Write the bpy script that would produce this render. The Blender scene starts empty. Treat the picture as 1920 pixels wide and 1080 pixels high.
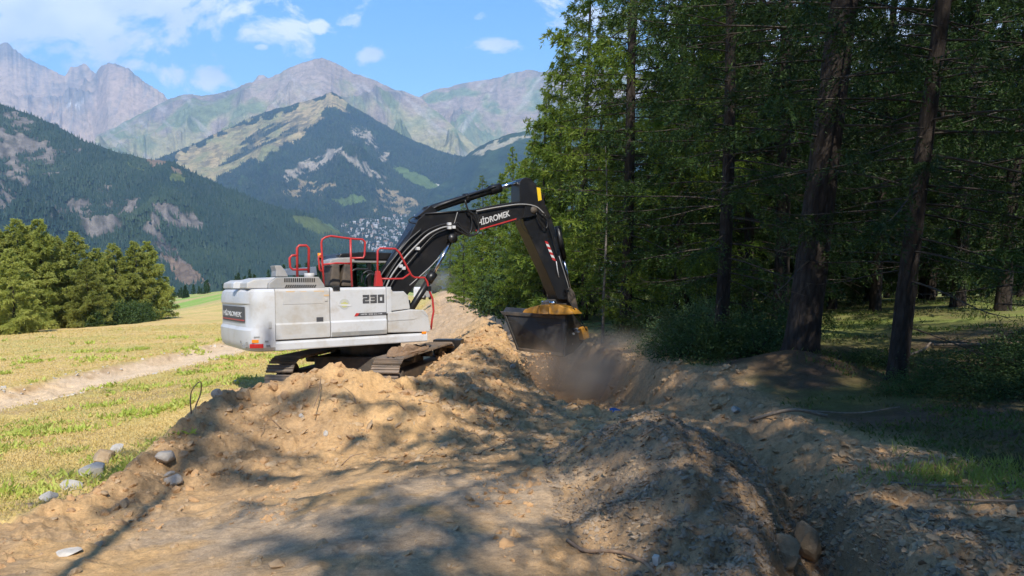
import bpy, bmesh, math, random
import numpy as np
from mathutils import Vector, Matrix
R = math.radians
C = bpy.context.scene.collection
SC = bpy.context.scene

# ------------------------------------------------------------------ camera, sky, sun, exposure
F = 1350.0                      # focal length in photograph pixels (1920 wide)
PHI = R(7.0)                    # the camera looks 7 degrees down the slope
CP, SP = math.cos(PHI), math.sin(PHI)
cam = bpy.data.cameras.new('camera'); camo = bpy.data.objects.new('camera', cam); C.objects.link(camo)
cam.sensor_width = 36.0; cam.lens = 36.0 * F / 1920.0
cam.clip_start = 0.1; cam.clip_end = 60000
camo.location = (0, 0, 0); camo.rotation_euler = (R(90) - PHI, 0, 0)
SC.camera = camo

SUN_AZ, SUN_EL = 168.0, 50.0
sd = Vector((math.sin(R(SUN_AZ)) * math.cos(R(SUN_EL)), math.cos(R(SUN_AZ)) * math.cos(R(SUN_EL)), math.sin(R(SUN_EL))))
sl = bpy.data.lights.new('sun', 'SUN'); sl.energy = 5.0; sl.angle = R(0.6); sl.color = (1.0, 0.94, 0.84)
so = bpy.data.objects.new('sun', sl); C.objects.link(so); so.rotation_euler = sd.to_track_quat('Z', 'Y').to_euler()
SC.view_settings.view_transform = 'Standard'; SC.view_settings.look = 'None'
SC.view_settings.exposure = 0.55; SC.view_settings.gamma = 1.0; SC.view_settings.use_curve_mapping = False
SC.render.engine = 'CYCLES'
cy = SC.cycles
cy.use_denoising = True
try:
    cy.denoiser = 'OPENIMAGEDENOISE'; cy.denoising_input_passes = 'RGB_ALBEDO_NORMAL'; cy.denoising_prefilter = 'ACCURATE'
except Exception: pass
cy.max_bounces = 6; cy.diffuse_bounces = 3; cy.glossy_bounces = 3; cy.transmission_bounces = 4; cy.transparent_max_bounces = 8
cy.volume_bounces = 1; cy.use_adaptive_sampling = True; cy.adaptive_threshold = 0.02
cy.volume_step_rate = 2.0; cy.volume_max_steps = 128
cy.caustics_reflective = False; cy.caustics_refractive = False

def w(x, y, z):                 # slope frame (x right, y along the view axis, z square to it) -> world
    return (x, y * CP + z * SP, -y * SP + z * CP)
def pxw(px, py, Y):             # point seen at a photo pixel, Y metres out
    return w((px - 960) / F * Y, Y, (540 - py) / F * Y)
def pdir(px, py):
    v = Vector(pxw(px, py, 1.0)); return v

wd = bpy.data.worlds.new('World'); SC.world = wd; wd.use_nodes = True
nt = wd.node_tree; nt.nodes.clear()
def WN(t, **k):
    n = nt.nodes.new(t)
    for a, b in k.items(): setattr(n, a, b)
    return n
def Wm(op, a, b=None, c=None, clamp=False):
    n = nt.nodes.new('ShaderNodeMath'); n.operation = op; n.use_clamp = clamp
    for i, v in enumerate((a, b, c)):
        if v is None: continue
        if isinstance(v, (int, float)): n.inputs[i].default_value = v
        else: nt.links.new(v, n.inputs[i])
    return n.outputs[0]
sky = WN('ShaderNodeTexSky', sky_type='NISHITA'); sky.sun_disc = False
sky.sun_elevation = R(SUN_EL); sky.sun_rotation = R(SUN_AZ); sky.altitude = 1600; sky.air_density = 1.0; sky.dust_density = 0.6; sky.ozone_density = 2.0
geo = WN('ShaderNodeNewGeometry'); sep = WN('ShaderNodeSeparateXYZ')
tcn = WN('ShaderNodeTexCoord'); nt.links.new(tcn.outputs['Generated'], sep.inputs[0])
yy = Wm('MAXIMUM', Wm('ABSOLUTE', sep.outputs[1]), 0.05)
ga = Wm('DIVIDE', sep.outputs[0], yy); ge = Wm('DIVIDE', sep.outputs[2], yy)
comb = WN('ShaderNodeCombineXYZ'); nt.links.new(ga, comb.inputs[0]); nt.links.new(ge, comb.inputs[1])
mp = WN('ShaderNodeMapping'); nt.links.new(comb.outputs[0], mp.inputs[0]); mp.inputs['Scale'].default_value = (1.0, 1.5, 1); mp.inputs['Rotation'].default_value = (0, 0, R(-14))
nz = WN('ShaderNodeTexNoise'); nt.links.new(mp.outputs[0], nz.inputs['Vector']); nz.inputs['Scale'].default_value = 9.0; nz.inputs['Detail'].default_value = 12; nz.inputs['Roughness'].default_value = 0.66; nz.inputs['Distortion'].default_value = 0.4
# cloud banks: azimuth/elevation of each bank on the sky, size, density
clouds = [(120, 20, 330, 80, 1.25), (60, 60, 200, 60, 0.9), (230, 60, 200, 45, 1.0), (330, 10, 150, 38, 1.1), (360, 145, 75, 34, 1.0), (385, 105, 52, 20, .6), (495, 60, 75, 28, .95), (490, 88, 16, 8, 1.0),
          (660, 40, 30, 15, .7), (597, 50, 18, 14, .75), (692, 104, 28, 15, 1.0), (945, 86, 52, 17, .85), (905, 30, 20, 12, .7), (270, 125, 60, 18, .5), (1020, 70, 30, 14, .4),
          (1180, 70, 120, 60, .9), (1480, 80, 260, 140, 1.5), (1800, 60, 300, 120, 1.2)]
tot = None
for (cx, cyp, rx, ry, st) in clouds:
    v = pdir(cx, cyp); a0 = v.x / v.y; e0 = v.z / v.y; v2 = pdir(cx + rx, cyp); v3 = pdir(cx, cyp - ry)
    ra = abs(v2.x / v2.y - a0); re = abs(v3.z / v3.y - e0)
    dx = Wm('DIVIDE', Wm('SUBTRACT', ga, a0), ra); dy = Wm('DIVIDE', Wm('SUBTRACT', ge, e0), re)
    d2 = Wm('ADD', Wm('MULTIPLY', dx, dx), Wm('MULTIPLY', dy, dy))
    m = Wm('MULTIPLY', Wm('DIVIDE', 1.0, Wm('ADD', 1.0, Wm('MULTIPLY', d2, d2))), st)
    tot = m if tot is None else Wm('MAXIMUM', tot, m)
# scattered fair-weather cloud over the rest of the sky dome
tot = Wm('MAXIMUM', tot, 0.05)
dens = Wm('ADD', Wm('MULTIPLY', Wm('SUBTRACT', nz.outputs['Fac'], 0.5), 4.6), Wm('SUBTRACT', tot, 0.48))
cm = Wm('MULTIPLY', dens, 1.8, clamp=True)
cm = Wm('SMOOTH_MIN', cm, 0.9, 0.1)
nz2 = WN('ShaderNodeTexNoise'); nt.links.new(mp.outputs[0], nz2.inputs['Vector']); nz2.inputs['Scale'].default_value = 6.0; nz2.inputs['Detail'].default_value = 6
cr = WN('ShaderNodeValToRGB'); nt.links.new(nz2.outputs['Fac'], cr.inputs[0])
cr.color_ramp.elements[0].position = .35; cr.color_ramp.elements[0].color = (5.0, 5.7, 7.2, 1); cr.color_ramp.elements[1].position = .62; cr.color_ramp.elements[1].color = (8.2, 8.3, 8.7, 1)
mx = WN('ShaderNodeMix', data_type='RGBA'); nt.links.new(cm, mx.inputs[0])
hsv = WN('ShaderNodeHueSaturation'); hsv.inputs['Saturation'].default_value = 1.32; hsv.inputs['Value'].default_value = 1.3; nt.links.new(sky.outputs[0], hsv.inputs['Color'])
nt.links.new(hsv.outputs[0], mx.inputs[6]); nt.links.new(cr.outputs[0], mx.inputs[7])
bg = WN('ShaderNodeBackground'); bg.inputs[1].default_value = 0.12; nt.links.new(mx.outputs[2], bg.inputs[0])
out = WN('ShaderNodeOutputWorld'); nt.links.new(bg.outputs[0], out.inputs[0])

# ------------------------------------------------------------------ helpers
rng = np.random.default_rng(7)
random.seed(7)
def tag(o, label=None, cat=None, group=None, kind=None):
    if label: o['label'] = label
    if cat: o['category'] = cat
    if group: o['group'] = group
    if kind: o['kind'] = kind
    return o
def link(o, parent=None):
    C.objects.link(o)
    if parent is not None: o.parent = parent
    return o
def empty(name, loc=(0, 0, 0), rot=(0, 0, 0)):
    o = bpy.data.objects.new(name, None); C.objects.link(o); o.location = loc; o.rotation_euler = rot; o.empty_display_size = 0.3
    return o
def npmesh(name, V, faces_list, mats, midx=None, smooth=False):
    """V (n,3); faces_list: list of int arrays (k, m) with m verts per face"""
    me = bpy.data.meshes.new(name)
    V = np.ascontiguousarray(V, dtype=np.float32)
    me.vertices.add(len(V)); me.vertices.foreach_set('co', V.ravel())
    loops = np.concatenate([f.ravel() for f in faces_list]).astype(np.int32)
    tot = np.concatenate([np.full(len(f), f.shape[1], dtype=np.int32) for f in faces_list])
    start = np.concatenate([[0], np.cumsum(tot)[:-1]]).astype(np.int32)
    me.loops.add(len(loops)); me.loops.foreach_set('vertex_index', loops)
    me.polygons.add(len(tot)); me.polygons.foreach_set('loop_start', start)
    if midx is not None: me.polygons.foreach_set('material_index', np.asarray(midx, dtype=np.int32))
    me.polygons.foreach_set('use_smooth', np.full(len(tot), smooth, dtype=bool))
    for m in (mats if isinstance(mats, (list, tuple)) else [mats]): me.materials.append(m)
    me.update(calc_edges=True); me.validate()
    return me
def setcol(me, col, name='Col'):
    a = me.color_attributes.new(name, 'FLOAT_COLOR', 'POINT')
    c4 = np.ones((len(col), 4), dtype=np.float32); c4[:, :3] = col
    a.data.foreach_set('color', c4.ravel())
def nobj(name, me, parent=None):
    return link(bpy.data.objects.new(name, me), parent)

def _h(ix, iy, s):
    n = (ix.astype(np.int64) * 374761393 + iy.astype(np.int64) * 668265263 + s * 974634777) & 0xffffffff
    n = ((n ^ (n >> 13)) * 1274126177) & 0xffffffff
    return ((n ^ (n >> 16)) & 0xffff) / 65535.0
def vn(x, y, s=0):
    xi = np.floor(x); yi = np.floor(y); fx = x - xi; fy = y - yi
    fx = fx * fx * fx * (fx * (fx * 6 - 15) + 10); fy = fy * fy * fy * (fy * (fy * 6 - 15) + 10)
    a = _h(xi, yi, s); b = _h(xi + 1, yi, s); c = _h(xi, yi + 1, s); d = _h(xi + 1, yi + 1, s)
    return (a + (b - a) * fx) * (1 - fy) + (c + (d - c) * fx) * fy
def fbm(x, y, o=5, s=0, g=0.5):
    t = 0; a = 1.0; n = 0.0
    for i in range(o):
        t = t + a * (vn(x, y, s + i) * 2 - 1); n += a; a *= g
        x, y = x * 1.62 + y * 1.18 + 3.1, y * 1.62 - x * 1.18 + 7.7
    return t / n
def ridged(x, y, o=6, s=0, g=0.5):
    t = 0; a = 1.0; n = 0.0; p = 1.0
    for i in range(o):
        v = (1 - np.abs(vn(x, y, s + i) * 2 - 1)) ** 2 * p
        t = t + a * v; n += a; a *= g; p = np.clip(v * 1.6, 0, 1)
        x, y = x * 1.62 + y * 1.18 + 3.1, y * 1.62 - x * 1.18 + 7.7
    return t / n
def sstep(a, b, x):
    t = np.clip((x - a) / (b - a), 0, 1); return t * t * (3 - 2 * t)
def inpoly(x, y, P):
    c = np.zeros(np.shape(x), dtype=bool); n = len(P)
    for i in range(n):
        x1, y1 = P[i]; x2, y2 = P[(i + 1) % n]
        if y1 == y2: continue
        cond = ((y1 > y) != (y2 > y)) & (x < (x2 - x1) * (y - y1) / (y2 - y1) + x1)
        c ^= cond
    return c

# ------------------------------------------------------------------ materials
class NT:
    def __init__(s, name):
        s.m = bpy.data.materials.new(name); s.m.use_nodes = True; s.t = s.m.node_tree; s.t.nodes.clear()
        s.o = s.n('ShaderNodeOutputMaterial'); s.b = s.n('ShaderNodeBsdfPrincipled'); s.l(s.b.outputs[0], s.o.inputs[0])
    def n(s, t, **k):
        q = s.t.nodes.new(t)
        for a, b in k.items(): setattr(q, a, b)
        return q
    def l(s, a, b): s.t.links.new(a, b)
    def noise(s, scale, detail=4, rough=.55, coord='Object', stretch=None, dist=0):
        tc = s.n('ShaderNodeTexCoord'); src = tc.outputs[coord]
        if stretch:
            mp = s.n('ShaderNodeMapping'); mp.inputs['Scale'].default_value = stretch; s.l(src, mp.inputs[0]); src = mp.outputs[0]
        q = s.n('ShaderNodeTexNoise'); q.inputs['Scale'].default_value = scale; q.inputs['Detail'].default_value = detail
        q.inputs['Roughness'].default_value = rough; q.inputs['Distortion'].default_value = dist; s.l(src, q.inputs['Vector']); return q.outputs['Fac']
    def ramp(s, fac, stops):
        q = s.n('ShaderNodeValToRGB'); s.l(fac, q.inputs[0]); e = q.color_ramp.elements
        while len(e) < len(stops): e.new(0.5)
        for i, (p, c) in enumerate(stops): e[i].position = p; e[i].color = (*c, 1) if len(c) == 3 else c
        return q.outputs[0]
    def mix(s, fac, a, b, mode='MIX'):
        q = s.n('ShaderNodeMix', data_type='RGBA', blend_type=mode)
        for i, v in ((0, fac), (6, a), (7, b)):
            if isinstance(v, (int, float)): q.inputs[i].default_value = v
            elif isinstance(v, tuple): q.inputs[i].default_value = (*v, 1)
            else: s.l(v, q.inputs[i])
        return q.outputs[2]
    def bump(s, h, strength=.4, dist=.02, prev=None):
        q = s.n('ShaderNodeBump'); q.inputs['Strength'].default_value = strength; q.inputs['Distance'].default_value = dist; s.l(h, q.inputs['Height'])
        if prev is not None: s.l(prev, q.inputs['Normal'])
        s.l(q.outputs[0], s.b.inputs['Normal']); return q.outputs[0]
    def base(s, c):
        if isinstance(c, tuple): s.b.inputs['Base Color'].default_value = (*c, 1)
        else: s.l(c, s.b.inputs['Base Color'])
    def set(s, rough=.6, metal=0, spec=.5):
        s.b.inputs['Roughness'].default_value = rough; s.b.inputs['Metallic'].default_value = metal; s.b.inputs['Specular IOR Level'].default_value = spec
        return s
def simple(name, c1, c2=None, rough=.6, metal=0, scale=6, bump=0, spec=.5, dirt=None, dirtamt=.55):
    q = NT(name); q.set(rough, metal, spec)
    col = q.ramp(q.noise(scale, 5), [(.3, c1), (.7, c2 or c1)])
    if dirt:
        col = q.mix(q.ramp(q.noise(2.3, 7, .7), [(dirtamt, (0, 0, 0)), (dirtamt + .22, (.6, .6, .6))]), col, dirt)
    q.base(col)
    if bump: q.bump(q.noise(scale * 4, 5), bump, .02)
    return q.m
DUST = (.30, .24, .17)
M = {}
M['white'] = simple('white_paint', (.50, .51, .52), (.56, .56, .57), .38, dirt=(.36, .30, .22), dirtamt=.5, scale=1.5)
M['white2'] = simple('white_paint_grubby', (.45, .45, .44), (.51, .50, .49), .45, dirt=(.34, .28, .20), dirtamt=.45, scale=1.5)
M['grey'] = simple('grey_paint', (.26, .26, .255), (.32, .31, .30), .5, dirt=DUST, dirtamt=.5)
M['black'] = simple('black_paint', (.007, .007, .008), (.013, .012, .012), .38, dirt=(.045, .038, .032), dirtamt=.5, scale=3)
M['bucketblack'] = simple('bucket_black', (.014, .014, .014), (.03, .028, .026), .5, dirt=(.07, .06, .05), dirtamt=.5, scale=3)
M['rubber'] = simple('hose_rubber', (.012, .012, .012), (.02, .02, .02), .45)
M['steel'] = simple('track_steel', (.12, .10, .085), (.2, .17, .14), .55, .3, dirt=(.36, .25, .16), dirtamt=.38, scale=5)
M['dirtysteel'] = simple('dusty_black_steel', (.03, .028, .026), (.05, .045, .04), .7, dirt=(.17, .125, .085), dirtamt=.42)
M['chrome'] = simple('chrome_rod', (.7, .7, .72), rough=.14, metal=1)
M['red'] = simple('red_rail', (.45, .03, .03), (.40, .035, .03), .38, dirt=(.5, .25, .2), dirtamt=.6)
M['yellow'] = simple('yellow_paint', (.50, .24, .025), (.44, .20, .02), .5, dirt=(.35, .26, .16), dirtamt=.5)
M['sticker_yellow'] = simple('yellow_sticker', (.75, .5, .02), rough=.5)
M['deep_grey'] = simple('dark_letter', (.05, .05, .055), (.07, .07, .075), .5, dirt=(.2, .18, .15), dirtamt=.58, scale=4)
M['ltgrey'] = simple('light_grey_panel', (.42, .42, .42), (.48, .47, .45), .5, dirt=(.45, .38, .28), dirtamt=.5)
M['mid'] = simple('stripe_grey', (.2, .2, .2), (.27, .27, .26), .5, dirt=(.35, .31, .25), dirtamt=.5)
M['lettwhite'] = simple('white_letter', (.62, .62, .62), (.5, .5, .5), .5, dirt=(.25, .2, .16), dirtamt=.55)
M['orange'] = simple('orange_lens', (.85, .25, .01), rough=.25)
M['redlens'] = simple('red_lens', (.55, .02, .02), rough=.25)
M['rust'] = simple('rusty_stain', (.62, .42, .22), (.55, .36, .18), .6)
M['bluegrey'] = simple('blue_grey_panel', (.12, .15, .2), (.16, .19, .24), .4)
q = NT('cab_glass'); q.base((.55, .68, .62)); q.set(.04, 0, .5); q.b.inputs['Transmission Weight'].default_value = 1.0; q.b.inputs['IOR'].default_value = 1.03; M['glass'] = q.m
q = NT('blue_plastic'); q.base((.03, .14, .42)); q.set(.4); M['blue'] = q.m

def foliage_mat(name, c1, c2, c3, trans=.35, scale=1.3):
    q = NT(name); q.set(.55, 0, .3)
    oi = q.n('ShaderNodeObjectInfo')
    col = q.ramp(q.noise(scale, 4), [(.3, c1), (.5, c2), (.72, c3)])
    hs = q.n('ShaderNodeHueSaturation'); q.l(col, hs.inputs['Color'])
    mr = q.n('ShaderNodeMapRange'); q.l(oi.outputs['Random'], mr.inputs[0]); mr.inputs[3].default_value = .75; mr.inputs[4].default_value = 1.25; q.l(mr.outputs[0], hs.inputs['Value'])
    q.l(hs.outputs[0], q.b.inputs['Base Color'])
    tr = q.n('ShaderNodeBsdfTranslucent'); q.l(hs.outputs[0], tr.inputs[0]); ms = q.n('ShaderNodeMixShader'); ms.inputs[0].default_value = trans
    q.l(q.b.outputs[0], ms.inputs[1]); q.l(tr.outputs[0], ms.inputs[2]); q.l(ms.outputs[0], q.o.inputs[0])
    return q.m
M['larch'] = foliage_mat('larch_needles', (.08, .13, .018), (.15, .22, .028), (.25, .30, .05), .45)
M['larch_far'] = foliage_mat('larch_needles_meadow', (.24, .28, .06), (.35, .38, .09), (.44, .45, .13), .5, scale=.5)
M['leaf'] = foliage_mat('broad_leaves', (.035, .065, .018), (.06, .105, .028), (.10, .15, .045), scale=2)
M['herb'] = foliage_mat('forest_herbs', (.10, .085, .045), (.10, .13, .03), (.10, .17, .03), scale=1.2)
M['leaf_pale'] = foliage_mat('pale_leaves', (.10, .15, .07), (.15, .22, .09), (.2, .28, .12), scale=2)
M['grassblade'] = foliage_mat('grass_blades', (.62, .46, .20), (.58, .45, .17), (.46, .43, .12), .3, scale=.6)
M['weed'] = foliage_mat('green_weeds', (.30, .38, .06), (.40, .46, .09), (.48, .50, .14), .3, scale=1)
M['conifer_far'] = foliage_mat('distant_conifers', (.02, .045, .018), (.03, .065, .022), (.045, .08, .026), .1, scale=.01)
M['mountforest'] = foliage_mat('mountain_conifers', (.013, .032, .022), (.021, .044, .026), (.04, .066, .03), .1, scale=.004)
def bark(name, c1, c2, sc=1.0):
    q = NT(name); q.set(.9, 0, .2)
    n1 = q.noise(9 * sc, 7, .65, stretch=(1, 1, .22), dist=1.2)
    vo = q.n('ShaderNodeTexVoronoi'); vo.inputs['Scale'].default_value = 14 * sc; tc = q.n('ShaderNodeTexCoord'); mp = q.n('ShaderNodeMapping'); mp.inputs['Scale'].default_value = (1, 1, .28)
    q.l(tc.outputs['Object'], mp.inputs[0]); q.l(mp.outputs[0], vo.inputs['Vector'])
    q.base(q.mix(.5, q.ramp(n1, [(.35, c1), (.65, c2)]), q.ramp(vo.outputs['Distance'], [(.05, c2), (.6, c1)])))
    b = q.bump(n1, .9, .05); q.bump(vo.outputs['Distance'], .6, .03, b); return q.m
M['bark'] = bark('larch_bark', (.022, .017, .014), (.075, .06, .05))
M['larch_shade'] = foliage_mat('larch_needles_shade_tint', (.02, .04, .009), (.035, .07, .014), (.065, .105, .02), .3)  # darker copy of the larch needles, shade of the wood put into the colour
M['branch'] = simple('branch_wood', (.035, .027, .02), (.07, .055, .04), .9, scale=8)
M['bark_pale'] = bark('pale_bark', (.16, .14, .12), (.34, .31, .27), 2)
M['twig'] = simple('dry_twig', (.16, .12, .085), (.26, .2, .14), .85, scale=20)
M['root'] = simple('root_wood', (.20, .12, .07), (.32, .22, .14), .85, scale=20, bump=.3)
def rockmat(name, c1, c2, c3):
    q = NT(name); q.set(.85, 0, .3)
    n1 = q.noise(5, 8, .65); n2 = q.noise(30, 4)
    col = q.ramp(n1, [(.3, c1), (.5, c2), (.7, c3)])
    q.base(q.mix(.25, col, q.ramp(n2, [(.35, c1), (.65, c3)])))
    b = q.bump(n1, .6, .05); q.bump(n2, .3, .01, b); return q.m
M['rock'] = rockmat('grey_rock', (.25, .22, .19), (.40, .355, .30), (.52, .46, .38))
M['rock_tan'] = rockmat('tan_rock', (.28, .19, .11), (.38, .27, .16), (.48, .36, .23))
M['rock_pale'] = rockmat('pale_rock', (.38, .34, .29), (.50, .46, .40), (.6, .56, .5))
M['gravel_dark'] = rockmat('mound_gravel', (.16, .115, .075), (.28, .205, .135), (.44, .34, .24))
M['soil'] = simple('soil_clod', (.50, .30, .14), (.36, .22, .115), .95, scale=9, bump=.5)
M['gravel'] = rockmat('gravel_stone', (.31, .195, .105), (.43, .29, .16), (.52, .38, .235))
# terrain: land cover comes from a per-point colour (kind of ground), fine grain from noise
q = NT('ground_cover'); q.set(.95, 0, .15)
at = q.n('ShaderNodeVertexColor', layer_name='Col')
f1 = q.noise(22, 8, .7); f2 = q.noise(90, 5, .7); f3 = q.noise(3.1, 6, .6)
g = q.mix(1.0, at.outputs[0], q.ramp(f1, [(.3, (.72, .70, .68)), (.5, (1, 1, 1)), (.7, (1.22, 1.2, 1.16))]), 'MULTIPLY')
g = q.mix(1.0, g, q.ramp(f2, [(.3, (.8, .8, .8)), (.7, (1.15, 1.15, 1.15))]), 'MULTIPLY')
g = q.mix(1.0, g, q.ramp(f3, [(.3, (.86, .84, .82)), (.7, (1.1, 1.1, 1.1))]), 'MULTIPLY')
q.base(g); b = q.bump(f1, .7, .035); q.bump(f2, .5, .012, b)
M['ground'] = q.m
q = NT('mountain_cover'); q.set(.95, 0, .1)
at = q.n('ShaderNodeVertexColor', layer_name='Col')
f1 = q.noise(.012, 10, .72); f2 = q.noise(.06, 6, .7)
g = q.mix(1.0, at.outputs[0], q.ramp(f1, [(.32, (.62, .62, .62)), (.5, (1, 1, 1)), (.68, (1.35, 1.33, 1.3))]), 'MULTIPLY')
g = q.mix(1.0, g, q.ramp(f2, [(.3, (.75, .75, .75)), (.7, (1.2, 1.2, 1.2))]), 'MULTIPLY')
q.base(g); b = q.bump(f1, .8, 30); q.bump(f2, .6, 6, b)
M['mount'] = q.m

# ------------------------------------------------------------------ near terrain (slope frame heights)
CTRL = [  # px, py, Y
    (0, 1080, 4.25), (500, 1080, 4.05), (960, 1080, 4.0), (1920, 1080, 3.8), (960, 880, 6.6), (700, 890, 6.6), (300, 1000, 5.3), (0, 975, 5.6), (0, 850, 9.5),
    (0, 762, 17), (0, 680, 32), (0, 622, 70), (200, 850, 9.3), (215, 709, 22), (320, 596, 88), (330, 682, 27), (430, 655, 33), (430, 592, 92), (450, 733, 15), (150, 611, 78),
    (430, 546, 200), (325, 577, 170), (380, 560, 185)]
CX = [((a - 960) / F * Y, Y, (540 - b) / F * Y) for a, b, Y in CTRL]
CX += [(-3.5, 15.8, -2.27), (-5, 13.9, -2.27), (-2.5, 13.4, -2.27), (-2, 17.6, -2.27), (-5, 18, -2.3), (-3, 12, -2.2), (-6, 35, -2.3), (-8, 60, -2.2), (-12, 100, -1.8),
       (1.6, 15, -1.9), (3, 13, -1.6), (3.2, 10, -1.66), (3.3, 7, -1.62), (3, 5, -1.56), (3.4, 20, -1.4), (2.5, 30, -1.4), (-.5, 50, -1.3), (-5, 90, -1.0),
       (5.2, 13, -1.44), (6.1, 11.5, -1.48), (9.4, 25, -.95), (14.9, 24, -.45), (11, 20, -.9), (20, 40, -.6), (8, 40, -1.1), (7, 5, -1.42), (8, 0, -1.35),
       (0, .5, -1.62), (0, -5, -1.6), (-6, -3, -1.9), (8, -10, -1.2), (0, -20, -1.3), (-20, -10, -2.6), (-30, 8, -3.2), (1.2, 4, -1.6), (0, 2, -1.62), (-4, 3, -1.72),
       (60, 100, -1), (-110, 110, -7), (0, 260, -3), (110, 220, 0), (-220, 150, -14), (250, -50, 6), (0, -260, 8), (-250, -100, -12)]
CX = np.array(CX)
def _lp(x, y):
    r = np.sqrt(x * x + y * y) + 1e-6; k = np.log1p(r) / r; return x * k, y * k
cu, cv = _lp(CX[:, 0], CX[:, 1])
def _phi(r2): return np.where(r2 > 0, .5 * r2 * np.log(r2 + 1e-12), 0)
n = len(CX); A = np.zeros((n + 3, n + 3)); A[:n, :n] = _phi((cu[:, None] - cu) ** 2 + (cv[:, None] - cv) ** 2) + np.eye(n) * 1e-3
A[:n, n] = 1; A[:n, n + 1] = cu; A[:n, n + 2] = cv; A[n:, :n] = A[:n, n:].T
TW = np.linalg.solve(A, np.concatenate([CX[:, 2], [0, 0, 0]]))
def base_h(x, y):
    u, v = _lp(x, y); z = TW[n] + TW[n + 1] * u + TW[n + 2] * v
    for i in range(n): z = z + TW[i] * _phi((u - cu[i]) ** 2 + (v - cv[i]) ** 2)
    return z
def P3(l): return np.array([((a - 960) / F * Y, Y, (540 - b) / F * Y) for a, b, Y in l])
PILE = P3([(100, 965, 5.7), (170, 928, 6.2), (250, 862, 7.1), (310, 808, 7.8), (362, 768, 8.4), (430, 738, 8.9), (500, 722, 9.2), (545, 699, 9.4), (600, 673, 9.6), (640, 680, 9.6), (670, 692, 9.7), (740, 702, 9.9), (800, 718, 10.5), (850, 716, 11.6)])
RIDGE = P3([(800, 722, 10.6), (850, 706, 12), (885, 672, 14.5), (915, 634, 17.5), (925, 606, 22), (900, 586, 30), (868, 568, 42), (850, 555, 60), (838, 548, 90), (830, 545, 130)])
TRENCH = [(1.35, 2.4, .35, .8), (1.85, 4, .22, .75), (2.3, 5.5, .2, .65), (2.65, 6.8, .18, .45), (2.8, 8, .2, .2), (2.6, 9.5, .5, .15), (2.15, 12, .8, .3), (1.65, 15, .95, .8), (1.2, 18, .9, 1.0), (.5, 24, .9, .8), (-1.1, 32, .9, .6), (-3.6, 45, 1.0, .5), (-7, 80, 1.2, .5)]
def polyd(x, y, P, cols):
    """distance to a polyline and the interpolated columns there"""
    best = np.full(np.shape(x), 1e9); vals = [np.zeros(np.shape(x)) for _ in cols]; P = np.asarray(P, dtype=float)
    for i in range(len(P) - 1):
        ax, ay = P[i, :2]; bx, by = P[i + 1, :2]; dx, dy = bx - ax, by - ay; L = dx * dx + dy * dy
        t = np.clip(((x - ax) * dx + (y - ay) * dy) / L, 0, 1); d = np.hypot(x - ax - t * dx, y - ay - t * dy); m = d < best
        best = np.where(m, d, best)
        for j, c in enumerate(cols): vals[j] = np.where(m, P[i, c] + t * (P[i + 1, c] - P[i, c]), vals[j])
    return best, vals
def softz(x, y, P, k=.35):
    P = np.asarray(P, dtype=float); ds = []; zs = []
    for i in range(len(P) - 1):
        ax, ay = P[i, :2]; dx, dy = P[i + 1, 0] - ax, P[i + 1, 1] - ay
        t = np.clip(((x - ax) * dx + (y - ay) * dy) / (dx * dx + dy * dy), 0, 1); ds.append(np.hypot(x - ax - t * dx, y - ay - t * dy)); zs.append(P[i, 2] + t * (P[i + 1, 2] - P[i, 2]))
    d = np.minimum.reduce(ds); W = [np.exp(-(q_ - d) / k) for q_ in ds]
    return d, sum(a * b for a, b in zip(W, zs)) / sum(W)
def smax(a, b, k=.12):
    h = np.clip(.5 + .5 * (a - b) / k, 0, 1); return b + (a - b) * h + k * h * (1 - h)
LEFT = [(-3.2, 1), (-3.6, 3), (-3.95, 5.4), (-3.95, 6.4), (-3.7, 7.3), (-3.9, 9), (-4.3, 11), (-5.2, 12.5), (-5.6, 14), (-5.6, 17), (-4.6, 20), (-4.6, 26), (-5.2, 36), (-7.2, 60), (-13, 130)]
RIGHT = [(2.9, 1), (3.6, 3.5), (4.0, 5), (4.0, 7), (3.8, 9), (3.8, 11), (3.5, 14), (3.2, 18), (2.6, 24), (1.2, 32), (-1.2, 45), (-5.2, 80), (-10, 130)]
def lx(tab, y): t = np.array(tab); return np.interp(y, t[:, 1], t[:, 0])
PATH = [((a - 960) / F * Y, Y) for a, Y in ((-400, 12.5), (-150, 15), (0, 17), (110, 19.3), (215, 22), (330, 27), (430, 33), (560, 45), (700, 70))]
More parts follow.
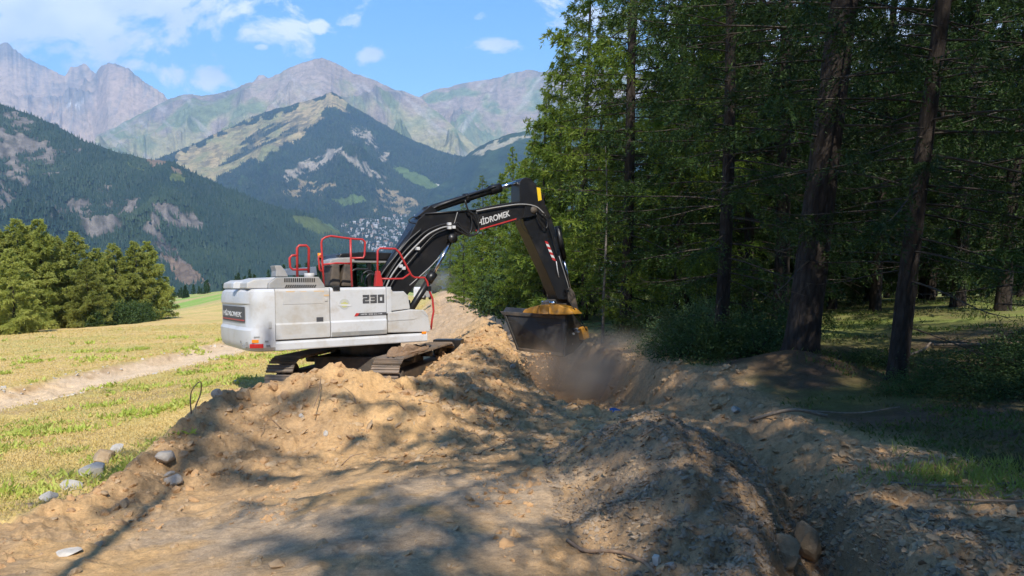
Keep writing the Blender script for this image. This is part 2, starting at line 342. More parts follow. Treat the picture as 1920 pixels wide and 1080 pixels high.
def height(x, y, detail=True):
    r = np.hypot(x, y); z = base_h(x, y)
    dp, _ = polyd(x, y, PATH, []); z = z - .16 * sstep(1.9, 1.2, dp) + .12 * np.exp(-((dp - 2.1) / .4) ** 2)
    wx = x + .25 * fbm(x * 1.1, y * 1.1, 3, 91); wy = y + .25 * fbm(x * 1.1, y * 1.1, 3, 77)
    # dug-out pile in front of the machine: gentle towards us, steep behind
    d, cz = softz(wx, wy, PILE)
    cyv = np.interp(x / np.maximum(y, .1), PILE[:, 0] / PILE[:, 1], PILE[:, 1])
    sl = .38 * sstep(.35, -.35, y - cyv) + .75 * sstep(-.35, .35, y - cyv)
    z = smax(z, cz + .10 * fbm(x * 1.7, y * 1.7, 4, 5) - sl * d - .06 * sstep(0, .35, d), .18)
    d, cz = softz(wx, wy, RIDGE)
    z = smax(z, cz + .16 * fbm(x * .9, y * .9, 4, 8) - .5 * np.maximum(d - .25, 0), .3)
    # gravel mound
    d, (cz,) = polyd(wx, wy, [(1.45, 6.6, -1.10), (1.42, 5.8, -1.19), (1.33, 4.8, -1.38), (1.2, 3.6, -1.58)], (2,))
    z = smax(z, cz - .50 * d + .05 * fbm(x * 2, y * 2, 4, 66), .2)
    # mounded roots at the big trunk
    z = z + .38 * np.exp(-(((x - 4.95) ** 2 + (y - 12.6) ** 2) / 1.1)) + .38 * np.exp(-(((x + 4.9) ** 2 + (y - 13.1) ** 2) / 1.2))
    # trench
    d, (hw, dep) = polyd(x + .10 * fbm(x * 2.3, y * 2.3, 3, 31), y + .1 * fbm(x * 2.1, y * 2.1, 3, 32), TRENCH, (2, 3))
    z = z - dep * sstep(hw + np.where(y < 9, .28, .42), hw - .2, d)
    if detail:
        dm = dirtmask(x, y)
        nearf = np.clip(30 / (r + 5), 0, 1)
        rough = np.clip(1.3 - .0 * r, .3, 1)
        z = z + dm * (.055 * fbm(x * 3.2, y * 3.2, 4, 11) + .04 * (ridged(x * 2.2, y * 2.2, 4, 12) - .4) + .030 * fbm(x * 13, y * 13, 4, 13, .65) * nearf + .02 * sstep(.25, .6, vn(x * 7, y * 7, 19)) * sstep(-.1, .2, fbm(x, y, 2, 18)) * nearf)
        fl_ = sstep(7.4, 6.6, y) * sstep(.6, 0, x) * sstep(-4.2, -3.2, x); z = z * 1.0 - fl_ * dm * .75 * (.055 * fbm(x * 3.2, y * 3.2, 4, 11) + .04 * (ridged(x * 2.2, y * 2.2, 4, 12) - .4) + .030 * fbm(x * 13, y * 13, 4, 13, .65) * nearf)
        pd, _ = polyd(x, y, np.vstack([PILE[:, :2], RIDGE[1:, :2]]), [])
        z = z + sstep(2.6, .2, pd) * (.06 * (ridged(x * 3.5, y * 3.5, 4, 21) - .4) + .03 * fbm(x * 9, y * 9, 3, 22))
        z = z + (1 - dm) * (.05 * fbm(x * .8, y * .8, 4, 14) + .012 * fbm(x * 8, y * 8, 3, 15) * nearf)
        bank = sstep(.9, .3, np.abs(d - hw - .05)) * (r < 30)
        z = z + bank * .07 * fbm(x * 5, y * 5, 4, 41)
    return z
def dirtmask(x, y):
    nb = .55 * fbm(x * .55, y * .55, 4, 51) + .18 * fbm(x * 3, y * 3, 3, 52)
    l = lx(LEFT, y); rr = lx(RIGHT, y); sc = np.clip(y / 12, .5, 3)
    m = sstep(-.25, .25, (x - l) / sc + nb * .6) * sstep(-.3, .3, (rr - x) / sc + nb)
    dp, _ = polyd(x, y, PATH, [])
    return np.maximum(m, sstep(2.1, 1.6, dp + .45 * nb))
def hs(x, y): return float(height(np.array([float(x)]), np.array([float(y)]))[0])
def gw(x, y, dz=0.0): return w(x, y, hs(x, y) + dz)
def terrain_color(x, y, z):
    dm = dirtmask(x, y); r = np.hypot(x, y)
    n1 = fbm(x * .7, y * .7, 5, 61); n2 = fbm(x * 3.1, y * 3.1, 4, 62); n3 = fbm(x * 11, y * 11, 3, 63)
    mixn = lambda a, b, t: np.array(a)[None, :] * (1 - t[:, None]) + np.array(b)[None, :] * t[:, None]
    dirt = mixn((.61, .385, .18), (.48, .31, .16), np.clip(.5 + n1 * 1.2 + n2 * .4, 0, 1))
    # pale compacted clay patches on the flat, greyer soil by the trench and in the ridge
    pale = np.exp(-(((x + 1.4) / 1.7) ** 2 + ((y - 4.9) / 1.0) ** 2)) + .8 * np.exp(-(((x + .3) / 1.6) ** 2 + ((y - 5.7) / .5) ** 2))
    pale = np.clip(pale * (1.1 + 2.2 * n2 + 1.3 * n1), 0, 1)
    dirt = dirt * (1 - pale[:, None]) + np.array([.50, .365, .235]) * pale[:, None]
    grey = sstep(.6, 2.6, x) * (r < 30) * .75
    dirt = dirt * (1 - grey[:, None]) + mixn((.40, .245, .13), (.52, .34, .19), np.clip(.5 + n2, 0, 1)) * grey[:, None]
    md = sstep(1.5, .5, polyd(x, y, [(1.45, 6.6), (1.42, 5.8), (1.33, 4.8), (1.2, 3.0)], [])[0] + .5 * n1) * .7; dirt = dirt * (1 - md[:, None]) + mixn((.30, .195, .115), (.42, .285, .165), np.clip(.5 + n2 * 1.5, 0, 1)) * md[:, None]
    far = sstep(18, 30, y); dirt = dirt * (1 - far[:, None]) + mixn((.54, .37, .22), (.60, .43, .27), np.clip(.5 + n1, 0, 1)) * far[:, None]
    spots = sstep(.25, .55, n2 + .4 * n3) * .25; dirt = dirt * (1 - spots[:, None])
    # meadow: straw with green and brown drifts
    g1 = fbm(x * .16 + 3, y * .28, 4, 71); g2 = fbm(x * .9, y * 1.3, 4, 72)
    grass = mixn((.66, .47, .20), (.50, .42, .14), np.clip(.42 + g1 * 1.3 + g2 * .6, 0, 1))
    br = np.clip(sstep(.1, .5, fbm(x * .35, y * .8, 4, 73) + .3 * n2), 0, 1) * sstep(45, 15, y) * .7
    grass = grass * (1 - br[:, None]) + np.array([.44, .30, .17]) * br[:, None]
    farg = sstep(120, 160, y); grass = grass * (1 - farg[:, None]) + mixn((.46, .38, .17), (.26, .40, .09), np.clip(.5 + fbm(x * .05, y * .12, 3, 74) * 2.5, 0, 1)) * farg[:, None]
    # forest floor on the right: needles, moss, grass
    ff = sstep(-.6, .6, x - lx(RIGHT, np.clip(y, 1, 130)) + .5 * n1)
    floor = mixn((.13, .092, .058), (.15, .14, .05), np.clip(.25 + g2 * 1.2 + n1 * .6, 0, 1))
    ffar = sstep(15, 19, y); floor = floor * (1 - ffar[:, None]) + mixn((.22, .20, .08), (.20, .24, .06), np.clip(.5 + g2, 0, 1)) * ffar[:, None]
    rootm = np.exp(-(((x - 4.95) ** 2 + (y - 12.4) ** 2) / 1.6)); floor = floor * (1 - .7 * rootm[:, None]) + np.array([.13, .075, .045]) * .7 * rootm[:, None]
    veg = grass * (1 - ff[:, None]) + floor * ff[:, None]
    c = veg * (1 - dm[:, None]) + dirt * dm[:, None]
    dp, _ = polyd(x, y, PATH, []); pm = sstep(2.0, 1.5, dp + .5 * n2) ; c = c * (1 - pm[:, None]) + mixn((.68, .50, .31), (.74, .56, .37), np.clip(.5 + n1, 0, 1)) * pm[:, None]
    return np.clip(c * (1 + .10 * n3[:, None]), .01, .9)
# grid: dense fan in view, coarse elsewhere
tf = np.linspace(R(-41), R(41), 1050); tb = np.linspace(R(41), R(319), 120)[1:-1]
th = np.concatenate([tf, tb])
rr_ = np.concatenate([[.25, .8, 1.4, 1.9], np.exp(np.arange(math.log(2.3), math.log(26), .0052)), np.exp(np.arange(math.log(26), math.log(340), .013))])
TH, RRg = np.meshgrid(th, rr_); gx = (RRg * np.sin(TH)).ravel(); gy = (RRg * np.cos(TH)).ravel()
gz = height(gx, gy); col = terrain_color(gx, gy, gz)
V = np.stack([gx, gy * CP + gz * SP, -gy * SP + gz * CP], 1)
nT, nR = len(th), len(rr_)
i = np.arange(nT); j = np.arange(nR - 1); J, I = np.meshgrid(j, i, indexing='ij'); I2 = (I + 1) % nT
faces = np.stack([J * nT + I, J * nT + I2, (J + 1) * nT + I2, (J + 1) * nT + I], -1).reshape(-1, 4)[:, ::-1]
me = npmesh('ground', V, [faces, np.arange(nT)[None, :]], M['ground'], smooth=True); setcol(me, col)
tag(nobj('ground', me), 'dug-up tan dirt, straw-coloured meadow and shaded forest floor on the slope', 'ground', kind='structure')

# ------------------------------------------------------------------ mountains
def range_mesh(name, sil, foot, nc, nr, noise_amp, noise_len, coverf, seed, label, power=1.0, px0=None, px1=None, spurs=None, jag=0):
    s = np.array(sil, dtype=float); f = np.array(foot, dtype=float)
    px = np.linspace(s[0, 0] if px0 is None else px0, s[-1, 0] if px1 is None else px1, nc)
    spy = np.interp(px, s[:, 0], s[:, 1]); sD = np.interp(px, s[:, 0], s[:, 2])
    kw = max(3, nc // 14); ker = np.hanning(kw + 2)[1:-1]; ker /= ker.sum()
    ssm = np.convolve(np.pad(spy, (kw, kw), mode='edge'), ker, mode='same')[kw:-kw]
    sD = np.convolve(np.pad(sD, (kw, kw), mode='edge'), ker, mode='same')[kw:-kw]
    jg = jag * fbm(px * .05, px * 0, 5, seed + 50, .6)
    fpy = np.interp(px, f[:, 0], f[:, 1]); fD = np.interp(px, f[:, 0], f[:, 2])
    t = np.linspace(0, 1, nr) ** .9
    T, PX = np.meshgrid(t, px, indexing='ij')
    D = fD[None, :] + (sD - fD)[None, :] * T; PY = fpy[None, :] + (ssm - fpy)[None, :] * T ** power + (spy - ssm + jg)[None, :] * T ** 5
    if spurs:
        for (sx, st, wd_, amt) in spurs:   # spurs that stand forward of the face
            cxs = np.interp(T, [a for a, _ in st], [b for _, b in st]); D = D - amt * np.exp(-((PX - cxs) / wd_) ** 2) * np.sin(np.pi * np.clip(T, 0, 1)) 
    X = (PX - 960) / F * D; Zc = (540 - PY) / F * D
    wx, wy, wz = X, D * CP + Zc * SP, -D * SP + Zc * CP
    L = noise_len
    qx = wx + L * .35 * fbm(wx / L, wy / L, 3, seed + 9); qy = wy + L * .35 * fbm(wx / L, wy / L, 3, seed + 8)
    rn = ridged(qx / L, qy / L * .55, 7, seed, .55) - .45
    rn2 = fbm(wx / L * 5, wy / L * 5, 4, seed + 30)
    gul = ridged((PX + 26 * fbm(PX * .02, T * 3, 3, seed + 61) + 40 * T * np.sin(PX * .013 + seed)) / 26, T * 2.2, 5, seed + 60, .6) - .4
    env = np.clip((1 - T) * 2.0, 0, 1) * .95 + .05
    dz = noise_amp * (rn * 1.25 + .13 * rn2 + .20 * gul) * env
    wz2 = wz + dz
    # back slope
    kb = 6; Xs = [wx]; Ys = [wy]; Zs = [wz2]
    for k in range(1, kb + 1):
        e = k / kb * (sD * .25); Xs.append((wx[-1] * (1 + .25 * k / kb))[None]); Ys.append((wy[-1] * (1 + .25 * k / kb))[None]); Zs.append((wz2[-1] - e * .7)[None])
    wxa = np.vstack(Xs); wya = np.vstack(Ys); wza = np.vstack(Zs); PXa = np.vstack([PX] + [PX[-1:]] * kb); PYa = np.vstack([PY] + [PY[-1:]] * kb); Ta = np.vstack([T] + [T[-1:]] * kb)
    rna = np.vstack([rn + .8 * gul] + [(rn + .8 * gul)[-1:]] * kb)
    NR, NC = wxa.shape
    # where each point shows, for the land cover
    yc = wya * CP - wza * SP; zc = wya * SP + wza * CP; spx = 960 + F * wxa / yc; spyy = 540 - F * zc / yc
    colr = coverf(spx.ravel(), spyy.ravel(), Ta.ravel(), rna.ravel(), wxa.ravel(), wya.ravel(), wza.ravel())
    V = np.stack([wxa.ravel(), wya.ravel(), wza.ravel()], 1)
    J, I = np.meshgrid(np.arange(NR - 1), np.arange(NC - 1), indexing='ij')
    fc = np.stack([J * NC + I, J * NC + I + 1, (J + 1) * NC + I + 1, (J + 1) * NC + I], -1).reshape(-1, 4)
    me = npmesh(name, V, [fc], M['mount'], smooth=True); setcol(me, colr)
    o = tag(nobj(name, me), label, 'mountain', kind='structure')
    return o, V, colr, spx.ravel(), spyy.ravel(), Ta.ravel()
def mixc(a, b, t):
    a = np.asarray(a, dtype=float); b = np.asarray(b, dtype=float)
    if a.ndim == 1: a = a[None, :]
    if b.ndim == 1: b = b[None, :]
    t = np.clip(t, 0, 1)[:, None]; return a * (1 - t) + b * t
def mask(px, py, polys, seed, amp=10, sc=.03, soft=None):
    qx = px + amp * fbm(px * sc, py * sc * 1.4, 4, seed, .6); qy = py + amp * fbm(px * sc, py * sc * 1.4, 4, seed + 5, .6)
    m = np.zeros(px.shape)
    for P in polys: m = np.maximum(m, inpoly(qx, qy, P).astype(float))
    return m
ROCKG, SCREE, TAN, GREEN, FOREST, LGREEN = (.21, .18, .15), (.40, .30, .215), (.36, .29, .16), (.16, .19, .09), (.016, .035, .026), (.10, .15, .05)
def cov_A(px, py, T, rn, x, y, z):
    n = fbm(x / 300, y / 300, 5, 3); st = fbm(px * .06 + py * .02, py * .02, 4, 4)
    c = mixc(ROCKG, SCREE, .5 + n * 1.2 + (py - 170) / 90 - 1.3 * rn); c = mixc(c, (.42, .30, .22), mask(px, py, [[(180, 120), (235, 125), (300, 200), (230, 215), (150, 200), (185, 165)]], 5, 8) * .55)
    c = mixc(c, (.72, .72, .72), mask(px, py, [[(140, 198), (152, 190), (160, 182), (150, 202)], [(118, 196), (132, 194), (130, 200)]], 6, 3) * .8)
    return mixc(c, (.2, .19, .19), sstep(.1, .5, st) * .4)
def cov_B(px, py, T, rn, x, y, z):
    n = fbm(x / 260, y / 260, 5, 13); st = fbm(px * .05 - py * .05, py * .03, 4, 14)
    c = mixc(mixc((.27, .215, .175), (.16, .145, .13), .5 + 2 * rn), mixc((.30, .27, .14), (.17, .20, .10), .5 + 2 * n + rn), sstep(.0, .35, (py - 190 - .10 * np.abs(px - 600)) / 200 + n * .5 + .2))
    c = mixc(c, (.36, .29, .24), mask(px, py, [[(470, 155), (575, 112), (600, 140), (640, 180), (560, 200), (470, 180)]], 15, 12) * .6)
    c = mixc(c, (.38, .35, .32), sstep(.25, .5, st) * .5)
    return c
def cov_C(px, py, T, rn, x, y, z):
    n = fbm(x / 260, y / 260, 5, 23); st = fbm(px * .06 + py * .05, py * .02, 4, 24)
    c = mixc(mixc((.29, .23, .185), (.18, .16, .14), .5 + 2 * rn), mixc((.29, .27, .15), (.16, .20, .11), .5 + 2 * n + rn), sstep(-.1, .4, n + (py - 190) / 200)); return mixc(c, (.40, .37, .33), sstep(.3, .5, st) * .5)
def cov_D(px, py, T, rn, x, y, z):
    n = fbm(x / 120, y / 120, 5, 33, .6); n2 = fbm(x / 40, y / 40, 3, 34)
    c = mixc(FOREST, (.035, .06, .026), .5 + n)
    gold = mask(px, py, [[(625, 170), (660, 205), (610, 208), (590, 235), (545, 265), (520, 290), (470, 300), (430, 322), (400, 335), (365, 335), (330, 325), (330, 295), (420, 250), (520, 215), (590, 185)], [(690, 165), (600, 165), (300, 290), (250, 290), (250, 150)]], 35, 17, .045) * (.45 + .55 * sstep(-.5, 0, n + n2))
    c = mixc(c, mixc((.38, .29, .15), (.22, .22, .10), .5 + n + .5 * n2 + rn), gold)
    strips = gold * sstep(.12, .2, fbm((px * .9 + py * .5) * .012, (py - px * -.45) * .055, 4, 36)) * (px < 560)
    c = mixc(c, FOREST, strips * .9)
    c = mixc(c, mixc((.20, .16, .13), (.42, .36, .29), .6 + n + 1.5 * n2), mask(px, py, [[(535, 325), (560, 310), (600, 285), (640, 272), (648, 282), (610, 305), (580, 325), (540, 340)], [(640, 275), (680, 300), (725, 338), (700, 340), (655, 305)], [(660, 230), (700, 255), (735, 295), (715, 300), (690, 270), (665, 255)]], 37, 14, .06) * sstep(-.35, .2, n2 + n) * .75)
    c = mixc(c, (.28, .22, .13), mask(px, py, [[(700, 345), (760, 360), (800, 392), (750, 400), (700, 392), (690, 365)], [(560, 330), (630, 345), (590, 365), (530, 360)]], 38, 14, .05) * sstep(-.15, .15, n2 + n) * .9)
    c = mixc(c, (.11, .16, .05), mask(px, py, [[(740, 310), (790, 330), (840, 360), (800, 352), (750, 330)], [(620, 372), (680, 365), (690, 378), (640, 388)], [(550, 400), (600, 412), (640, 430), (600, 430)]], 39, 8, .05) * .8)
    c = mixc(c, (.5, .46, .42), mask(px, py, [[(815, 345), (835, 350), (850, 365), (838, 362)]], 40, 3) * .8)
    return c
def cov_E(px, py, T, rn, x, y, z):
    n = fbm(x / 150, y / 150, 4, 43); c = mixc(FOREST, (.035, .06, .026), .5 + n)
    return mixc(c, (.32, .29, .2), mask(px, py, [[(885, 290), (925, 268), (985, 248), (1010, 250), (960, 268), (905, 292)]], 44, 6, .06) * sstep(-.1, .1, fbm(x / 60, y / 60, 3, 45)))
def cov_F(px, py, T, rn, x, y, z):
    n = fbm(x / 90, y / 90, 5, 53, .6); n2 = fbm(x / 30, y / 30, 3, 54)
    c = mixc(FOREST, (.03, .05, .024), .5 + n)
    rock = mask(px, py, [[(-20, 235), (40, 245), (110, 275), (150, 285), (120, 330), (60, 345), (20, 380), (-20, 400)], [(95, 380), (150, 350), (200, 352), (270, 360), (262, 400), (215, 430), (170, 440), (110, 420), (90, 400)],
                         [(-20, 195), (30, 215), (70, 245), (30, 245), (-20, 225)], [(285, 380), (340, 395), (388, 425), (350, 430), (300, 420), (330, 470), (380, 520), (330, 530), (290, 470), (270, 430)]], 55, 16, .035)
    c = mixc(c, mixc((.075, .07, .064), (.20, .175, .15), .5 + n + 1.5 * n2 + rn), rock * sstep(-.35, .15, n + .7 * n2))
    c = mixc(c, (.24, .17, .12), mask(px, py, [[(270, 292), (312, 298), (308, 310), (285, 312)], [(320, 310), (345, 325), (330, 330)], [(300, 470), (360, 500), (400, 540), (330, 530)]], 56, 6, .06) * .8)
    c = mixc(c, (.12, .15, .05), mask(px, py, [[(320, 325), (345, 330), (350, 345), (318, 340)], [(230, 300), (280, 322), (240, 312)], [(545, 400), (600, 410), (650, 440), (600, 440), (560, 425)]], 57, 6, .06) * .8)
    return c
K = 1000.0
range_mesh('mountain', [(-300, 60, 11 * K), (0, 85, 11 * K), (14, 81, 11 * K), (38, 100, 11 * K), (62, 113, 11 * K), (100, 130, 11 * K), (122, 137, 10.8 * K), (130, 126, 11.3 * K), (156, 118, 11.3 * K), (180, 132, 11 * K), (188, 121, 10 * K), (216, 117, 10 * K), (242, 127, 10 * K), (270, 152, 10 * K), (310, 180, 10 * K), (345, 205, 10 * K), (480, 260, 10 * K)],
           [(-300, 330, 7 * K), (480, 330, 7 * K)], 560, 190, 700, 1000, cov_A, 100, 'jagged pale grey rocky peaks on the far left skyline', 1.0, jag=9)
range_mesh('mountain', [(455, 170, 12 * K), (474, 155, 12 * K), (484, 141, 12 * K), (494, 140, 12 * K), (510, 152, 12 * K), (560, 190, 12 * K)], [(455, 260, 11 * K), (560, 260, 11 * K)], 90, 40, 80, 600, cov_A, 140, 'small pale rock spire showing behind the left shoulder of the central peak', jag=2)
range_mesh('mountain', [(740, 200, 9.6 * K), (785, 181, 9.6 * K), (830, 164, 9.6 * K), (872, 155, 9.6 * K), (920, 149, 9.6 * K), (960, 138, 9.6 * K), (985, 132, 9.6 * K), (1020, 135, 9.6 * K), (1060, 131, 9.6 * K), (1120, 128, 9.6 * K), (1300, 150, 9.6 * K), (1600, 160, 9.6 * K), (2300, 190, 9.6 * K)],
           [(740, 340, 6.6 * K), (2300, 340, 6.6 * K)], 560, 170, 480, 1000, cov_C, 120, 'long grey-green mountain ridge on the right skyline behind the trees', jag=4)
range_mesh('mountain', [(180, 255, 8.2 * K), (260, 215, 8.4 * K), (320, 186, 8.5 * K), (345, 177, 8.5 * K), (375, 181, 8.5 * K), (405, 177, 8.5 * K), (440, 166, 8.4 * K), (475, 152, 8.3 * K), (520, 138, 8.3 * K), (555, 120, 8.3 * K), (580, 110, 8.3 * K), (602, 107, 8.3 * K), (625, 113, 8.3 * K), (655, 130, 8.3 * K), (682, 140, 8.2 * K), (720, 158, 8.1 * K), (748, 171, 8.0 * K), (785, 182, 7.9 * K), (830, 215, 7.6 * K), (880, 262, 7.2 * K), (930, 300, 7 * K)],
           [(180, 330, 5.4 * K), (600, 340, 5.4 * K), (930, 340, 5.4 * K)], 640, 200, 520, 1000, cov_B, 110, 'broad central peak of bare grey rock over green slopes', 1.0, jag=4,
           spurs=[(0, [(0, 560), (1, 600)], 35, 500), (0, [(0, 380), (1, 470)], 30, 350), (0, [(0, 800), (1, 690)], 30, 450)])
oD, VD, cD, pxD, pyD, tD = range_mesh('mountain', [(200, 330, 5.0 * K), (300, 295, 5.3 * K), (380, 262, 5.6 * K), (460, 225, 5.9 * K), (540, 198, 6 * K), (590, 182, 6 * K), (622, 171, 6 * K), (640, 182, 6 * K), (660, 198, 6 * K), (700, 222, 5.9 * K), (760, 255, 5.7 * K), (800, 272, 5.6 * K), (850, 290, 5.4 * K), (880, 298, 5.3 * K), (960, 340, 5.1 * K)],
           [(200, 470, 3.3 * K), (650, 475, 3.3 * K), (800, 470, 3.4 * K), (960, 470, 3.6 * K)], 620, 230, 190, 700, cov_D, 130, 'forested pyramid-shaped mountain with golden pasture on its left flank', .95, jag=3,
           spurs=[(0, [(0, 740), (.5, 680), (1, 622)], 45, 500), (0, [(0, 480), (1, 560)], 40, 250)])
range_mesh('mountain', [(800, 335, 5.4 * K), (862, 300, 5.2 * K), (900, 272, 5 * K), (950, 252, 5 * K), (1000, 242, 5 * K), (1080, 220, 5 * K), (1200, 190, 5 * K), (1500, 170, 5 * K), (2200, 200, 5 * K)],
           [(800, 440, 3.8 * K), (2200, 560, 3 * K)], 420, 140, 140, 700, cov_E, 150, 'dark blue forested mountainside rising to the right behind the larches', jag=3)
oF, VF, cF, pxF, pyF, tF = range_mesh('mountain', [(-400, 80, 3 * K), (-100, 150, 2.8 * K), (0, 194, 2.7 * K), (50, 213, 2.7 * K), (100, 232, 2.7 * K), (150, 262, 2.6 * K), (200, 280, 2.6 * K), (250, 292, 2.6 * K), (330, 304, 2.6 * K), (380, 330, 2.6 * K), (450, 362, 2.6 * K), (520, 388, 2.6 * K), (580, 402, 2.7 * K), (620, 425, 2.8 * K), (660, 448, 2.8 * K), (720, 490, 2.8 * K), (800, 540, 2.7 * K)],
           [(-400, 640, 1.1 * K), (400, 640, 1.2 * K), (800, 640, 1.4 * K)], 620, 260, 150, 420, cov_F, 160, 'dark forested mountainside with grey cliff patches filling the left middle distance', .9, jag=3)
# valley floor sheet that carries everything far away
vs = 16 * K
me = npmesh('valley', np.array([(-vs, -vs, -1500), (vs, -vs, -1500), (vs, vs, -1500), (-vs, vs, -1500)], dtype=float), [np.array([[0, 1, 2, 3]])], M['mount'])
setcol(me, np.tile(np.array([.08, .10, .05]), (4, 1))); tag(nobj('valley', me), 'green valley floor far below the slope', 'valley', kind='structure')

def cones(name, P, h, r, mat, label, seed):
    rg = np.random.default_rng(seed); n = len(P); k = 5
    hh = h * rg.uniform(.6, 1.35, n); rd = r * rg.uniform(.7, 1.3, n); a0 = rg.uniform(0, 6.28, n)
    V = np.zeros((n, k + 1, 3)); V[:, k] = P; V[:, k, 2] += hh
    for i in range(k):
        a = a0 + i * 2 * np.pi / k; V[:, i, 0] = P[:, 0] + rd * np.cos(a); V[:, i, 1] = P[:, 1] + rd * np.sin(a); V[:, i, 2] = P[:, 2] - 2
    b = (np.arange(n) * (k + 1))[:, None]
    fs = [b + np.array([[i, (i + 1) % k, k]]) for i in range(k)]
    me = npmesh(name, V.reshape(-1, 3), [np.concatenate(fs)], mat)
    return tag(nobj(name, me), label, 'forest', kind='stuff')
def scatter_forest(V, c, px, py, T, nmax, seed, dens=None):
    m = (c[:, 1] < .075) & (T < .995) & (px > -60) & (px < 1100)
    idx = np.nonzero(m)[0]; rg = np.random.default_rng(seed); pick = rg.choice(idx, nmax); P = V[pick].copy()
    P[:, 0] += rg.normal(0, 5, nmax); P[:, 1] += rg.normal(0, 6, nmax); return P
cones('forest', scatter_forest(VF, cF, pxF, pyF, tF, 42000, 1), 13, 3.4, M['mountforest'], 'dense dark conifer forest covering the near left mountainside', 11)
cones('forest', scatter_forest(VD, cD, pxD, pyD, tD, 42000, 2), 15, 5.0, M['mountforest'], 'dark conifer forest covering the pyramid-shaped mountain', 12)

# ------------------------------------------------------------------ trees
def kites(c, d, s, l, wd_):
    n = len(c); V = np.empty((n, 4, 3)); l = l[:, None]; wv = s * (wd_ * .5)[:, None]
    V[:, 0] = c; V[:, 1] = c + d * l * .45 + wv; V[:, 2] = c + d * l; V[:, 3] = c + d * l * .45 - wv
    return V.reshape(-1, 3)
def norm(a): return a / np.maximum(np.linalg.norm(a, axis=-1, keepdims=True), 1e-9)
def tube_np(pts, rad, k=6):
    pts = np.asarray(pts, dtype=float); n = len(pts); rad = np.broadcast_to(np.asarray(rad, dtype=float), (n,))
    t = norm(np.gradient(pts, axis=0)); ref = np.array([0, 0, 1.0]) if abs(t[0][2]) < .9 else np.array([1.0, 0, 0])
    V = np.zeros((n, k, 3)); u = norm(np.cross(t[0], ref))
    for i in range(n):
        u = u - t[i] * np.dot(u, t[i]); u = u / max(np.linalg.norm(u), 1e-9); v = np.cross(t[i], u)
        for j in range(k): a = 2 * math.pi * j / k; V[i, j] = pts[i] + rad[i] * (math.cos(a) * u + math.sin(a) * v)
    f = []
    for i in range(n - 1):
        for j in range(k): f.append((i * k + j, i * k + (j + 1) % k, (i + 1) * k + (j + 1) % k, (i + 1) * k + j))
    return V.reshape(-1, 3), np.array(f)
